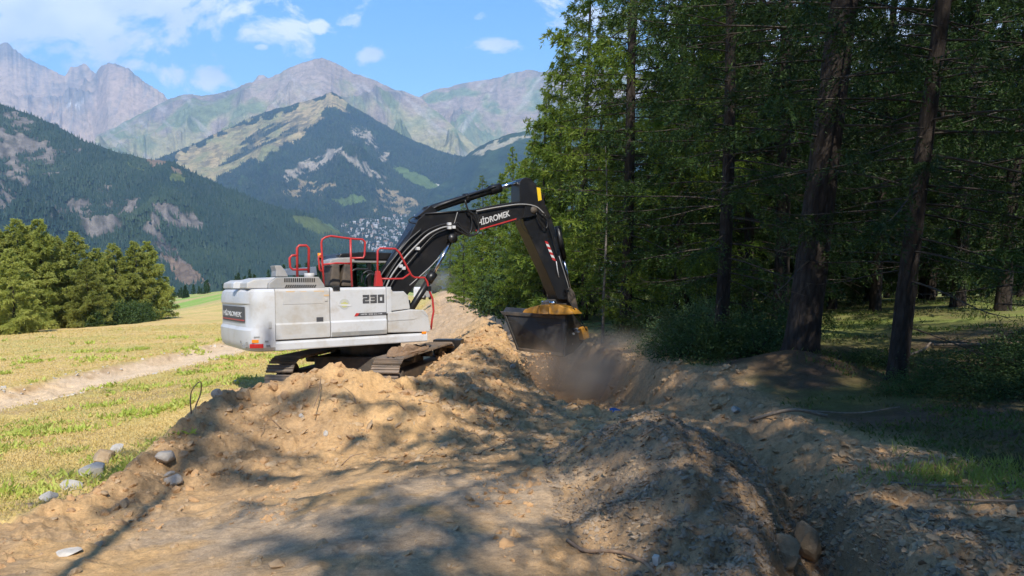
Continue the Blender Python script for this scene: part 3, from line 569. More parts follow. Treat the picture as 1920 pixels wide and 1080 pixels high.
def larch_meshes(name, seed, H, cb, Rm, r0, nb, ntw, nnd, nl, nw, mat, barkm, fine_trunk=False, droopy=.5, twl=.55, dead=6, shape=.75):
    rg = np.random.default_rng(seed)
    # trunk
    nz_ = 90 if fine_trunk else 16; k = 40 if fine_trunk else 9
    zz = np.linspace(-.6, H, nz_); u = np.clip(zz / H, 0, 1)
    bx = .12 * np.sin(zz * .5 + rg.uniform(0, 6)) * u; by = .12 * np.sin(zz * .43 + rg.uniform(0, 6)) * u
    rad = r0 * (1 - u) ** .8 + .012 + r0 * .38 * np.exp(-np.clip(zz + .15, 0, 9) / .22)
    V = np.zeros((nz_, k, 3)); a = np.linspace(0, 2 * np.pi, k, endpoint=False)
    for i in range(nz_):
        rr = rad[i] * (1 + (.06 * ridged(a * 4.5 + .3 * np.sin(zz[i] * 1.7), np.full(k, zz[i] * 1.1), 4, seed) if fine_trunk else 0) + .10 * np.sin(a * 3 + seed) * math.exp(-max(zz[i], 0) / .5))
        V[i, :, 0] = bx[i] + rr * np.cos(a); V[i, :, 1] = by[i] + rr * np.sin(a); V[i, :, 2] = zz[i]
    J, I = np.meshgrid(np.arange(nz_ - 1), np.arange(k), indexing='ij'); I2 = (I + 1) % k
    tf_ = np.stack([J * k + I, J * k + I2, (J + 1) * k + I2, (J + 1) * k + I], -1).reshape(-1, 4)
    tm = npmesh(name + '_trunk', V.reshape(-1, 3), [tf_], barkm, smooth=True)
    # branches + needles
    BV = []; BF = []; off = 0; NC = []; ND = []
    for b in range(nb + dead):
        isdead = b >= nb
        h = cb + (H - cb) * ((b + rg.uniform(0, 1)) / nb) ** 1.05 if not isdead else rg.uniform(cb * .35, cb + (H - cb) * .25)
        h = min(h, H * .985); az = b * 2.399 + rg.normal(0, .4); f = (h - cb) / (H - cb)
        L = Rm * (max(1 - f, .02)) ** shape * rg.uniform(.72, 1.12) * (min(1, .55 + (f + .05) * 3)) if not isdead else Rm * rg.uniform(.3, .75)
        L = max(L, .15)
        m = 9; s = np.linspace(0, 1, m); up = rg.uniform(-.18, .12) + .45 * max(f, 0)
        zc = L * (up * s - droopy * .34 * s ** 2 + droopy * .26 * s ** 4)
        rad_ = L * s; bend = rg.normal(0, .12)
        P = np.stack([rad_ * np.cos(az + bend * s), rad_ * np.sin(az + bend * s), h + zc], 1)
        P[:, 0] += np.interp(h, zz, bx); P[:, 1] += np.interp(h, zz, by)
        if not isdead or True:
            bv, bf = tube_np(P, np.linspace(.008 + L * .0045, .003, m), 4); BV.append(bv); BF.append(bf + off); off += len(bv)
        if isdead:
            for _ in range(7):
                t0 = rg.uniform(.3, 1); p0 = np.array([np.interp(t0, s, P[:, i]) for i in range(3)])
                dd = norm(np.array([math.cos(az) + rg.normal(0, .8), math.sin(az) + rg.normal(0, .8), rg.normal(-.4, .5)])); ll = rg.uniform(.2, .6)
                bv, bf = tube_np(np.array([p0, p0 + dd * ll * .5, p0 + dd * ll + np.array([0, 0, -.1 * ll])]), [.006, .004, .002], 3); BV.append(bv); BF.append(bf + off); off += len(bv)
            continue
        nt_ = max(5, int(ntw * (L / Rm) ** .8))
        t0 = np.sqrt(rg.uniform(.02, 1, nt_)); base = np.stack([np.interp(t0, s, P[:, i]) for i in range(3)], 1)
        side = rg.choice([-1, 1], nt_); fw = np.array([math.cos(az), math.sin(az), 0]); lat = np.array([-math.sin(az), math.cos(az), 0])
        td = norm(fw[None] * rg.uniform(.25, .9, nt_)[:, None] + lat[None] * (side * rg.uniform(.3, 1.0, nt_))[:, None] + np.stack([rg.normal(0, .15, nt_), rg.normal(0, .15, nt_), rg.normal(-.5 * droopy, .3, nt_)], 1))
        tl = twl * (L / Rm) ** .5 * rg.uniform(.45, 1.1, nt_) * (1.15 - .6 * t0)
        kk = max(3, nnd); q_ = (np.arange(kk) + .5) / kk
        jit = rg.uniform(-.5, .5, (nt_, kk)) / kk
        Q = (q_[None] + jit)[..., None]
        sag = np.zeros((nt_, kk, 3)); sag[..., 2] = -(Q[..., 0] ** 2) * tl[:, None] * .75 * droopy
        pos = base[:, None] + td[:, None] * tl[:, None, None] * Q + sag
        d = norm(td[:, None] * .75 + rg.normal(0, .42, (nt_, kk, 3))); NC.append(pos.reshape(-1, 3)); ND.append(d.reshape(-1, 3))
    # leader tuft
    c = np.concatenate(NC); d = np.concatenate(ND); nn = len(c)
    sdir = norm(np.cross(d, norm(rg.normal(0, 1, (nn, 3)))))
    NV = kites(c, d, sdir, nl * rg.uniform(.6, 1.3, nn), nw * rg.uniform(.7, 1.3, nn))
    cm = npmesh(name + '_crown', NV, [np.arange(nn * 4).reshape(-1, 4)], mat)
    bm_ = npmesh(name + '_branches', np.concatenate(BV), [np.concatenate(BF)], M['branch'])
    return tm, bm_, cm
def place_tree(meshes, loc, label, group, rz=0, scale=1.0, lean=(0, 0), name='larch_tree', cat='tree', sz=None):
    o = empty(name, loc); o.matrix_world = Matrix.Translation(loc) @ Matrix.Rotation(lean[0], 4, 'Y') @ Matrix.Rotation(rz, 4, 'Z') @ Matrix.Diagonal((scale, scale, sz or scale, 1))
    tag(o, label, cat, group)
    for nm, me in zip(('trunk', 'branches', 'crown'), meshes): nobj(nm, me, o)
    return o
L_BIG = larch_meshes('big', 1, 20, 3.6, 4.4, .27, 90, 46, 20, .10, .024, M['larch_shade'], M['bark'], True, .75, .75, 14)
L_N = [larch_meshes('near%d' % i, 10 + i, 17, cbv, 4.2, .16, 120, 48, 22, .095, .022, M['larch_shade'], M['bark'], True, .8, .72, 14) for i, cbv in enumerate((1.6, 2.3, 3.0))]
L_H = larch_meshes('high', 71, 19, 5.5, 4.8, .2, 120, 50, 20, .12, .036, M['larch_shade'], M['bark'], False, .8, .72, 6)
L_T = larch_meshes('tall', 72, 19, 10.5, 3.3, .15, 80, 46, 20, .12, .036, M['larch_shade'], M['bark'], False, .8, .72, 2)
L_M = [larch_meshes('mid%d' % i, 20 + i, 15, .9, 3.4, .14, 130, 42, 20, .13, .028, M['larch'], M['bark'], False, .7, .65, 5) for i in range(3)]
L_Y = [larch_meshes('young%d' % i, 30 + i, 8, .25, 2.0, .07, 90, 30, 14, .14, .04, M['larch'], M['bark'], False, .35, .5, 1) for i in range(2)]
L_F = [larch_meshes('far%d' % i, 40 + i, 11, .4, 3.7, .16, 120, 42, 17, .26, .07, M['larch_far'], M['bark'], False, .6, .9, 1, .72) for i in range(3)]
L_THIN = larch_meshes('thin', 51, 8, 1.2, 1.5, .05, 60, 26, 14, .10, .03, M['larch'], M['bark_pale'], False, .5, .4, 16)

def at_px(px, Y): x = (px - 960) / F * Y; return gw(x, Y, -.05)
# near trees on the right, each told apart
place_tree(L_BIG, at_px(1500, 13), 'thick leaning larch trunk with rough bark rising from a root mound right of the trench', 'larches at the edge of the wood', 1.0, 1, (R(4.6), 0), 'larch_tree')
place_tree(L_N[1], at_px(1680, 11.4), 'slim dark leaning larch standing right of the thickest trunk', 'larches at the edge of the wood', 2.2, .85, (R(2.8), 0))
place_tree(L_N[2], at_px(1462, 21), 'straight dark larch trunk just left of and behind the thickest trunk', 'larches at the edge of the wood', .4, 1.25, (R(-.8), 0))
place_tree(L_N[0], at_px(1795, 22), 'dark larch trunk behind the slim leaning one near the right edge', 'larches at the edge of the wood', 4.0, 1.15, (R(-.5), 0))
place_tree(L_M[0], at_px(1172, 22.5), 'tall sunlit larch right of the bucket with branches reaching over the skyline', 'larches at the edge of the wood', .3, 1.25, (R(.5), 0))
place_tree(L_THIN, at_px(1130, 20), 'thin pale-barked young larch stem directly behind the bucket', 'larches at the edge of the wood', 0, .68)
place_tree(L_N[0], at_px(1352, 17), 'bushy dark larch with low hanging branches over the shrubs', 'larches at the edge of the wood', 5.2, .95)
GW = 'larches deeper in the wood'
inner = [(1270, 24, 1, 1.0), (1390, 28, 0, 1.1), (1560, 27, 2, 1.1), (1640, 24, 1, 1.0), (1730, 30, 0, 1.1), (1880, 20, 2, 1.1), (1915, 27, 1, 1.1), (1330, 36, 0, 1.1), (1240, 40, 2, 1.0), (1500, 38, 1, 1.1), (1600, 44, 0, 1.1), (1700, 42, 2, 1.1), (1820, 38, 1, 1.1), (1960, 34, 0, 1.2), (1430, 48, 2, 1.1), (1540, 58, 1, 1.1), (1770, 56, 0, 1.1), (1900, 50, 2, 1.1), (1660, 66, 1, 1.2), (1350, 62, 0, 1.1)]
_r = np.random.default_rng(78); inner += [(float(_r.uniform(1250, 2050)), float(_r.uniform(48, 85)), int(_r.integers(0, 3)), float(_r.uniform(1.0, 1.35))) for _ in range(22)]; inner += [(1400, 23, 0, 1.0), (1990, 12.5, 0, 1.0), (1530, 32, 0, 1.0), (1310, 29, 0, 1.0), (1285, 26, 0, 1.0), (1440, 29, 0, 1.05), (1745, 27, 0, 1.0), (1845, 27, 0, 1.05), (1365, 33, 0, 1.1)]
inner += [(float(_r.uniform(1220, 2050)), float(_r.uniform(27, 75)), int(_r.integers(0, 3)), float(_r.uniform(.9, 1.3))) for _ in range(26)]
L_MD = []
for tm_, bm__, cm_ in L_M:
    c2 = cm_.copy(); c2.materials.clear(); c2.materials.append(M['larch_shade']); L_MD.append((tm_, bm__, c2))  # same crowns again with the wood's shade in their needle colour
spec = {(1270, 24): 'dark larch behind the pale-leaved shrub right of the dust', (1640, 24): 'dark larch standing between the two large leaning trunks', (1880, 20): 'dark larch trunk close to the right edge of the wood opening'}
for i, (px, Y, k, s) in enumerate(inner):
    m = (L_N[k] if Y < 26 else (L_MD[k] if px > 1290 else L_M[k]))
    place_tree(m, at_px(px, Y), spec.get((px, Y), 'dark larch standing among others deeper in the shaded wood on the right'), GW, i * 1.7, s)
GR = 'larches lining the far side of the dirt track'
road = [(1095, 30, 0, 1.0), (1050, 37, 1, .95), (1020, 30, 2, .62), (1120, 42, 2, 1.05), (1180, 34, 1, 1.05), (1000, 52, 2, .85), (960, 60, 0, .85), (1070, 55, 0, 1.0), (905, 75, 1, .85), (870, 88, 2, .8), (925, 92, 0, .95), (985, 80, 1, 1.0), (845, 110, 0, .8), (1045, 75, 2, 1.1), (1140, 68, 1, 1.1), (880, 120, 1, .9)]
for i, (px, Y, k, s) in enumerate(road):
    place_tree(L_M[k], at_px(px, Y), 'green larch in the row along the right side of the far dirt track', GR, i * 2.1, s)
place_tree(L_Y[0], at_px(985, 34), 'young bright green larch just left of the excavator arm', GR, 1, .95)
place_tree(L_Y[1], at_px(940, 44), 'pointed young larch whose tip shows above the arm cylinder', GR, 2, 1.05)
place_tree(L_Y[0], at_px(905, 48), 'short young larch seen under the excavator boom', GR, 3, .8)
place_tree(L_Y[1], at_px(870, 60), 'young larch at the left end of the row beside the track', GR, 4, .8)
# the wood continues beside and behind the viewer; it throws the shade over the foreground
BH = [(7.5, 4.5, 0, 1.0), (6.2, -1.5, 2, 1.05), (9.5, 0, 0, 1.1), (4.6, -7, 1, 1.0), (8.5, -6, 2, 1.1), (5.5, -12, 1, 1.1), (13, 3, 2, 1.1), (12, -10, 0, 1.1), (19, 7, 0, 1.1)]
for i, (x, y, k, s) in enumerate(BH):
    place_tree(L_N[k], gw(x, y, -.05), 'tall larch of the wood beside and behind the viewpoint', 'larches beside and behind the viewpoint', i * 1.3, s)
for i, (x, y, s) in enumerate([(2.9, 1.0, .9), (5.2, 2.0, 1.0), (1.6, -6.5, .7)]):  # unseen trees added for their shade, crowns kept above the frame
    place_tree(L_H, gw(x, y, -.05), 'unseen tall high-crowned larch added outside the view to shade the dug ground', 'larches beside and behind the viewpoint', i * 2.2 + .5, s)
place_tree(L_T, gw(-1.5, -1.3, -.05), 'unseen slender larch added behind the viewpoint, high crown shaped to shade the pile', 'larches beside and behind the viewpoint', .5, .5, sz=.9)  # unseen tree added, crown lifted and narrowed to shade only the pile
# meadow-edge group at left
GL = 'conifers along the left edge of the meadow'
left = [(-190, 64, .95), (-130, 62, .98), (-75, 66, 1.0), (-30, 68, 1.12), (10, 69, 1.02), (48, 71, 1.12), (85, 72, 1.12), (118, 74, .96), (152, 76, 1.02), (190, 78, .85), (222, 80, .9), (262, 82, .93), (284, 84, .94), (60, 80, 1.15), (130, 82, .95), (-5, 78, 1.2), (205, 86, .85), (30, 62, .75), (170, 72, .7)]
for i, (px, Y, s) in enumerate(left):
    x = (px - 960) / F * Y
    front = [10, 48, 85, 118, 152, 190, 222, 262, 284]; ordw = ['leftmost', 'second', 'third', 'fourth', 'fifth', 'sixth', 'seventh', 'eighth', 'ninth']
    lab = (ordw[front.index(px)] + ' conifer from the left in the front row along the meadow edge') if px in front else 'conifer in the second row behind the ones along the meadow edge'
    if px == 284: lab = 'rightmost full-skirted conifer of the row along the meadow edge'
    if px == 152: lab = 'conifer with a narrow pointed top standing out in the middle of the meadow row'
    place_tree(L_F[i % 3], gw(x, Y, -.1), lab, GL, i * 1.9, s, sz=s * .9, name='conifer_tree')
# dark conifers beyond the far field
L_D = larch_meshes('dark', 60, 14, .3, 2.8, .15, 60, 22, 8, .55, .22, M['conifer_far'], M['bark'], False, .5, .8, 0)
rg = np.random.default_rng(5)
for i in range(110):
    px = rg.uniform(300, 1000); Y = rg.uniform(215, 300)
    x = (px - 960) / F * Y; top = np.interp(px, [300, 340, 400, 480, 540, 620, 700, 1000], [545, 528, 512, 500, 488, 474, 478, 470]) + rg.uniform(-6, 16)
    gz_ = (540 - np.interp(px, [300, 440, 600, 1000], [572, 548, 545, 542])) / F * Y - 1
    hgt = max(6, (540 - top) / F * Y - gz_)
    place_tree(L_D, w(x, Y, gz_ - 2), 'dark conifer of the belt of trees beyond the far field', 'dark conifers beyond the far field', i * 1.1, hgt / 14 * rg.uniform(.8, 1.1), name='conifer_tree', sz=hgt / 14)

def bush_mesh(name, seed, rx, rz_, nclump, nl, size, mat, stems=True):
    rg = np.random.default_rng(seed)
    cc = norm(rg.normal(0, 1, (nclump, 3))); cc[:, 2] = np.abs(cc[:, 2]); cc *= rg.uniform(.45, 1, (nclump, 1)); cc *= np.array([rx, rx, rz_]); 
    P = (cc[:, None] + rg.normal(0, .16 * rx, (nclump, nl, 3))).reshape(-1, 3); P[:, 2] = np.abs(P[:, 2])
    d = norm(rg.normal(0, 1, P.shape) + np.array([0, 0, .3])); s = norm(np.cross(d, rg.normal(0, 1, P.shape))); m = len(P)
    V = kites(P, d, s, size * rg.uniform(.6, 1.3, m), size * .6 * rg.uniform(.7, 1.3, m))
    cm = npmesh(name + '_leaves', V, [np.arange(m * 4).reshape(-1, 4)], mat)
    BV = []; BF = []; off = 0
    for c in cc[:40]:
        bv, bf = tube_np(np.array([[0, 0, -.1], c * .5 + rg.normal(0, .05, 3), c]), [.02, .012, .004], 4); BV.append(bv); BF.append(bf + off); off += len(bv)
    return npmesh(name + '_stems', np.concatenate(BV), [np.concatenate(BF)], M['bark']), cm
def place_bush(ms, loc, label, group, rz=0, s=1.0, name='shrub', sz=None):
    o = empty(name, loc, (0, 0, rz)); o.scale = (s, s, sz or s); tag(o, label, 'shrub', group)
    nobj('stems', ms[0], o); nobj('leaves', ms[1], o); return o
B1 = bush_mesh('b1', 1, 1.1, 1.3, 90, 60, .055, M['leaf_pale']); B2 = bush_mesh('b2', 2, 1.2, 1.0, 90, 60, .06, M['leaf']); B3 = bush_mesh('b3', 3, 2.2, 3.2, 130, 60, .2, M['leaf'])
gb = 'shrubs at the foot of the larches right of the dust'
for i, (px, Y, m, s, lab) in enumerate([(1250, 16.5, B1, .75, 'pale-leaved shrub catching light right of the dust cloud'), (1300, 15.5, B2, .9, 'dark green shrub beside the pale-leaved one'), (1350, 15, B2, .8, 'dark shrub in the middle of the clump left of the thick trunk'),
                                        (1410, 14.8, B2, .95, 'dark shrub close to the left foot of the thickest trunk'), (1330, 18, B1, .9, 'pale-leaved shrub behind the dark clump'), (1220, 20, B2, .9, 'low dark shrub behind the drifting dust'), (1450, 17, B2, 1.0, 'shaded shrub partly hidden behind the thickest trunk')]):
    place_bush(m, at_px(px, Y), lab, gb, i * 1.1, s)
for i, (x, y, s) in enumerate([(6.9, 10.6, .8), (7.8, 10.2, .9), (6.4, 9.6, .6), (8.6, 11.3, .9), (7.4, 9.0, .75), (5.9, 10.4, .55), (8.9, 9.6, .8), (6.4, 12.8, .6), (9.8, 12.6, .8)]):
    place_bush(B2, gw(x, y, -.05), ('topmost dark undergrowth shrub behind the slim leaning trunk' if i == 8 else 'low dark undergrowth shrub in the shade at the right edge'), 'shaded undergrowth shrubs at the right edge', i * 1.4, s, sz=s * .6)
for i, (px, Y, s, lab) in enumerate([(965, 40, .95, 'round deciduous tree behind the bucket rods'), (998, 36, .8, 'leafy deciduous tree just left of the lower arm'), (1040, 34, .9, 'leafy deciduous tree behind the lower arm')]):
    o = place_bush(B3, at_px(px, Y), lab, None, i, s, name='broadleaf_tree', sz=s * 1.2); o['category'] = 'tree'
for i, (px, Y, s, lab) in enumerate([(185, 72, .7, 'rounded broadleaf bush at the foot of the meadow conifers'), (235, 75, .85, 'dark broadleaf bush right beside the grey boulder'), (265, 78, .8, 'bush under the rightmost meadow conifers')]):
    place_bush(B3, at_px(px, Y), lab, 'bushes at the foot of the meadow conifers', i, s, sz=s * .9)

# ------------------------------------------------------------------ ground cover, stones
def stuff_blades(name, pts, hgt, wid, mat, label, cat, seed, per=5, spread=.05, tilt=.5):
    rg = np.random.default_rng(seed); n = len(pts); P = np.repeat(pts, per, 0) + np.stack([rg.normal(0, spread, n * per), rg.normal(0, spread, n * per), np.zeros(n * per)], 1); m = len(P)
    d = norm(np.stack([rg.normal(0, tilt, m), rg.normal(0, tilt, m), np.ones(m)], 1)); s = norm(np.cross(d, rg.normal(0, 1, (m, 3)))); hh = (np.repeat(hgt, per) if np.ndim(hgt) else hgt) * rg.uniform(.5, 1.3, m)
    V = kites(P, d, s, hh, (np.repeat(wid, per) if np.ndim(wid) else np.full(m, wid)))
    me = npmesh(name, V, [np.arange(m * 4).reshape(-1, 4)], mat); return tag(nobj(name, me), label, cat, kind='stuff')
def field(x, y, dz=0): z = height(x, y) + dz; return np.stack([x, y * CP + z * SP, -y * SP + z * CP], 1)
rg = np.random.default_rng(9)
# meadow straw and grass, density falling with distance
N = 60000; t = rg.uniform(R(-40), R(0), N); r = np.exp(rg.uniform(math.log(4.5), math.log(75), N)); x, y = r * np.sin(t), r * np.cos(t)
k = (x < lx(LEFT, y) - .1) & (dirtmask(x, y) < .3) & (y > 3); x, y, r = x[k], y[k], r[k]
stuff_blades('grass', field(x, y), .035 + .0010 * r, .005 + .0007 * r, M['grassblade'], 'short dry straw-coloured grass over the meadow', 'grass', 1, 4, .12, .7)
# green weeds in clumps
cl = fbm(x * 1.6, y * 1.6, 3, 81) + .35 * fbm(x * .15, y * .25, 2, 85); k = (cl > .72); 
stuff_blades('weeds', field(x[k], y[k]), .045 + .003 * r[k], .010 + .0012 * r[k], M['weed'], 'bright green low weeds in scattered patches on the meadow', 'weeds', 2, 9, .09, .9)
cx_ = []; 
for _ in range(120):
    tt = rg.uniform(R(-40), R(-8)); r_ = math.exp(rg.uniform(math.log(7.5), math.log(55))); cxx, cyy = r_ * math.sin(tt), r_ * math.cos(tt); m_ = int(rg.integers(4, 26)); sp = rg.uniform(.07, .24) * (1 + r_ / 40)
    if cxx < lx(LEFT, cyy) - .1 and dirtmask(np.array([cxx]), np.array([cyy]))[0] < .2: cx_.append(np.stack([cxx + rg.normal(0, sp * 1.6, m_), cyy + rg.normal(0, sp, m_)], 1))
cx_ = np.concatenate(cx_); rc = np.hypot(cx_[:, 0], cx_[:, 1])
stuff_blades('weeds', field(cx_[:, 0], cx_[:, 1]), .07 + .0035 * rc, .016 + .0014 * rc, M['weed'], 'clumps of leafy bright green weeds standing in the dry meadow', 'weeds', 22, 8, .05, .9)
N = 11000; t = rg.uniform(R(8), R(40), N); r = np.exp(rg.uniform(math.log(4.5), math.log(34), N)); x, y = r * np.sin(t), r * np.cos(t)
k = (dirtmask(x, y) < .35) & (x > lx(RIGHT, y)) & (fbm(x * .9, y * .9, 3, 83) > -.05); x, y, r = x[k], y[k], r[k]
stuff_blades('undergrowth', field(x, y), .04 + .003 * r, .007 + .0010 * r, M['herb'], 'patchy grass and herbs on the shaded forest floor', 'undergrowth', 3, 5, .1, .8)
pts = np.array([(3.75 + rg.normal(0, .35), 5.8 + rg.normal(0, .3)) for _ in range(160)]); stuff_blades('grass_tuft', field(pts[:, 0], pts[:, 1]), .12, .009, M['weed'], 'bright grass tuft catching sun at the lower right', 'grass', 4, 10, .06, .6)

ico = bmesh.new(); bmesh.ops.create_icosphere(ico, subdivisions=1, radius=1); IV = np.array([v.co[:] for v in ico.verts]); IF = np.array([[v.index for v in f.verts] for f in ico.faces]); ico.free()
def randrot(rg, n):
    q = norm(rg.normal(0, 1, (n, 4))); a, b, c, d = q.T
    return np.stack([np.stack([1 - 2 * (c * c + d * d), 2 * (b * c - a * d), 2 * (b * d + a * c)], -1), np.stack([2 * (b * c + a * d), 1 - 2 * (b * b + d * d), 2 * (c * d - a * b)], -1), np.stack([2 * (b * d - a * c), 2 * (c * d + a * b), 1 - 2 * (b * b + c * c)], -1)], -2)
def pebbles(name, P, size, mat, label, cat, seed, flat=.45):
    rg = np.random.default_rng(seed); n = len(P); Rm_ = randrot(rg, n)
    sc = np.stack([rg.uniform(.6, 1.2, n), rg.uniform(.5, 1, n), flat * rg.uniform(.6, 1.3, n)], 1) * size[:, None]
    v = IV[None] * (1 + rg.normal(0, .16, (n, len(IV), 1))); v = v * sc[:, None]; az = rg.uniform(0, 6.28, n); ti = rg.normal(0, .35, (n, 2))
    ca, sa = np.cos(az), np.sin(az); x = v[..., 0] * ca[:, None] - v[..., 1] * sa[:, None]; y = v[..., 0] * sa[:, None] + v[..., 1] * ca[:, None]; z = v[..., 2] + x * ti[:, :1] + y * ti[:, 1:]
    v = np.stack([x, y, z], -1) + P[:, None]; f = (IF[None] + (np.arange(n) * len(IV))[:, None, None]).reshape(-1, 3)
    me = npmesh(name, v.reshape(-1, 3), [f], mat); return tag(nobj(name, me), label, cat, kind='stuff')
def scat(n, x0, x1, y0, y1, seed, cond):
    rg = np.random.default_rng(seed); x = rg.uniform(x0, x1, n); y = y0 * (y1 / y0) ** rg.uniform(0, 1, n); k = cond(x, y); return x[k], y[k], rg
x, y, rg = scat(26000, -5, 4.2, 3.4, 22, 3, lambda x, y: (dirtmask(x, y) > .5) & (rg.random(len(x)) > .75 * ((y < 7) & (x < .5))) & (fbm(x * 1.5, y * 1.5, 3, 5) + rg.uniform(-.5, .5, len(x)) > .0))
sz = (.006 + .034 * rg.random(len(x)) ** 4) * np.clip(y / 5, .8, 2.2)
pebbles('soil_crumbs', field(x, y, .0), sz, M['gravel'], 'small stones and clods scattered over the dug-up dirt', 'gravel', 31)
x, y, rg = scat(9000, -5, 4.2, 3.6, 20, 13, lambda x, y: (dirtmask(x, y) > .6) & (fbm(x * 1.1, y * 1.1, 3, 25) + .8 * sstep(1.8, .2, polyd(x, y, np.vstack([PILE[:, :2], RIDGE[1:, :2]]), [])[0]) > .3))
pebbles('soil_clods', field(x, y, .0), (.012 + .055 * rg.random(len(x)) ** 3.5) * np.clip(y / 7, .8, 1.6), M['soil'], 'broken clods of tan soil on the dug-up ground', 'soil', 35, .7)
x, y, rg = scat(30000, .3, 3.0, 3.3, 8.6, 4, lambda x, y: (np.hypot((x - 1.5) / 1.15, (y - 6.1) / 2.6) < 1.1) | ((x > 1.2) & (y < 5.2)))
kk = rg.random(len(x)) < (.30 + .6 * (fbm(x * 1.6, y * 1.6, 3, 6) > -.05)); x, y = x[kk], y[kk]
sz = .007 + .026 * rg.random(len(x)) ** 3
pebbles('gravel', field(x, y, .004), sz, M['gravel_dark'], 'coarse stony gravel heaped on the mound beside the trench', 'gravel', 32, .4)
x, y, rg = scat(2600, 2.4, 4.2, 3.3, 7, 5, lambda x, y: x > 2.3 + .1 * y * 0 + .05)
sz = .012 + .035 * rg.random(len(x)) ** 2; pebbles('flat_stones', field(x, y, .004), sz, M['gravel'], 'flat stones bedded in the bare soil right of the trench', 'gravel', 33, .25)
x, y, rg = scat(2600, -24, -2, 14, 40, 6, lambda x, y: np.abs(polyd(x, y, PATH, [])[0] - 1.9) < .35)
pebbles('path_edge_stones', field(x, y, .01), .03 + .07 * rg.random(len(x)) ** 2, M['rock_pale'], 'pale stones thrown up along the edges of the meadow track', 'gravel', 34)

def rock_mesh(seed, sx, sy, sz_, mat, sub=3, sharp=.28):
    bm = bmesh.new(); bmesh.ops.create_icosphere(bm, subdivisions=sub, radius=1); rg = np.random.default_rng(seed)
    pl = [(Vector(norm(rg.normal(0, 1, 3))), rg.uniform(.45, .8)) for _ in range(13)]
    P = np.array([v.co[:] for v in bm.verts])
    for nn, dd in pl:
        nn = np.array(nn); t = P @ nn; P = P - np.outer(np.clip(t - dd, 0, None) * .92, nn)
    nse = fbm(P[:, 0] * 2.5 + seed, P[:, 1] * 2.5 + P[:, 2] * 2.1, 4, seed); P = P * (1 + sharp * .35 * nse[:, None]) * np.array([sx, sy, sz_])
    for v, p in zip(bm.verts, P): v.co = p
    me = bpy.data.meshes.new('rock'); bm.to_mesh(me); bm.free(); me.materials.append(mat)
    for p in me.polygons: p.use_smooth = False
    return me
def rock_at(px, py, rpx, asp, mat, label, seed, Y=None, group=None, name='rock', cat='rock', flat=.6, rot=None):
    # walk out along the line of sight to the ground
    if Y is None:
        ys = np.linspace(3.2, 100, 3000) if py < 760 else np.linspace(3.2, 16, 3000); xs = (px - 960) / F * ys; zs = (540 - py) / F * ys; hit = np.nonzero(zs < height(xs, ys))[0]
        Y = ys[hit[0]] if len(hit) else 8
    s = rpx / F * Y; x = (px - 960) / F * Y
    o = nobj(name, rock_mesh(seed, s, s * .8, s * asp, mat)); o.location = gw(x, Y, s * asp * (.25 if asp < 1.2 else .6)); o.rotation_euler = rot or (0, 0, seed * 1.3)
    return tag(o, label, cat, group)
rocks = [(128, 917, 30, .7, 'rock_pale', 'pale rounded rock at the grass edge with weeds before it'), (174, 893, 33, .85, 'rock_pale', 'round whitish boulder at the foot of the dirt pile'), (196, 863, 32, .6, 'rock_tan', 'long tan rock just above the round whitish boulder'),
         (90, 936, 19, .7, 'rock_pale', 'small pale rock at the lower left end of the rock line'), (310, 862, 31, .6, 'rock', 'long grey slab-like rock low on the pile face'), (322, 907, 25, .7, 'rock', 'angular grey rock alone at the foot of the pile'),
         (318, 890, 12, .5, 'rock', 'small grey rock tucked behind the angular one'), (234, 948, 15, .9, 'rock_tan', 'tan rock half sunk in the dirt below the pile'), (128, 1038, 25, .3, 'rock_pale', 'flat elongated pale stone in the lower left corner'),
         (186, 1022, 14, .3, 'rock_tan', 'tan flat stone right of the elongated pale one'), (408, 742, 13, .8, 'rock', 'grey rock sitting on the left crest of the pile'), (460, 745, 17, .8, 'rock_tan', 'brown stone lump on the pile crest behind the bent root'),
         (508, 872, 15, .5, 'rock_tan', 'tan rock in the middle of the pile foot'), (343, 855, 10, .8, 'rock_tan', 'small tan rock right of the grey slab'), (610, 815, 7, .9, 'rock_pale', 'small whitish stone in the sunlit pile face'), (565, 783, 8, .8, 'rock_pale', 'small white stone high on the pile face'),
         (1380, 772, 16, .6, 'rock', 'grey rock on the bank behind the gravel mound'), (1470, 1045, 34, 1.0, 'rock_tan', 'broad tan rock wedged low in the trench'), (1515, 1050, 30, 1.9, 'rock_tan', 'upright pointed tan rock standing in the trench'), (1231, 1062, 13, 1.4, 'rock_pale', 'pale upright stone at the bottom edge of the mound'),
         (1258, 1064, 14, .5, 'rock', 'dull flat stone right of the pale upright one'), (1008, 1036, 15, .5, 'rock_tan', 'flat tan stone left of the gravel mound'), (1545, 965, 15, .5, 'rock_tan', 'tan slab stuck in the trench wall'), (960, 690, 9, .6, 'rock', 'brownish stone on the ridge in front of the bucket'), (955, 785, 12, .6, 'rock_tan', 'clod-like stone on the shaded spoil slope'),
         (445, 718, 10, .5, 'rock_pale', 'pale stone in the grass left of the tracks'), (220, 846, 18, .7, 'rock_pale', 'pale rock highest in the line of rocks along the grass edge'), (60, 952, 13, .6, 'rock_tan', 'small tan rock at the far lower left end of the rock line')]
for i, (px, py, rp, asp, mt, lab) in enumerate(rocks):
    if mt: rock_at(px, py, rp, asp, M[mt], lab, 200 + i)
o = rock_at(244, 604, 8.5, 1.0, M['rock'], 'grey boulder standing at the meadow edge in front of the conifers', 300, Y=76, name='boulder', cat='boulder')
rg = np.random.default_rng(17)
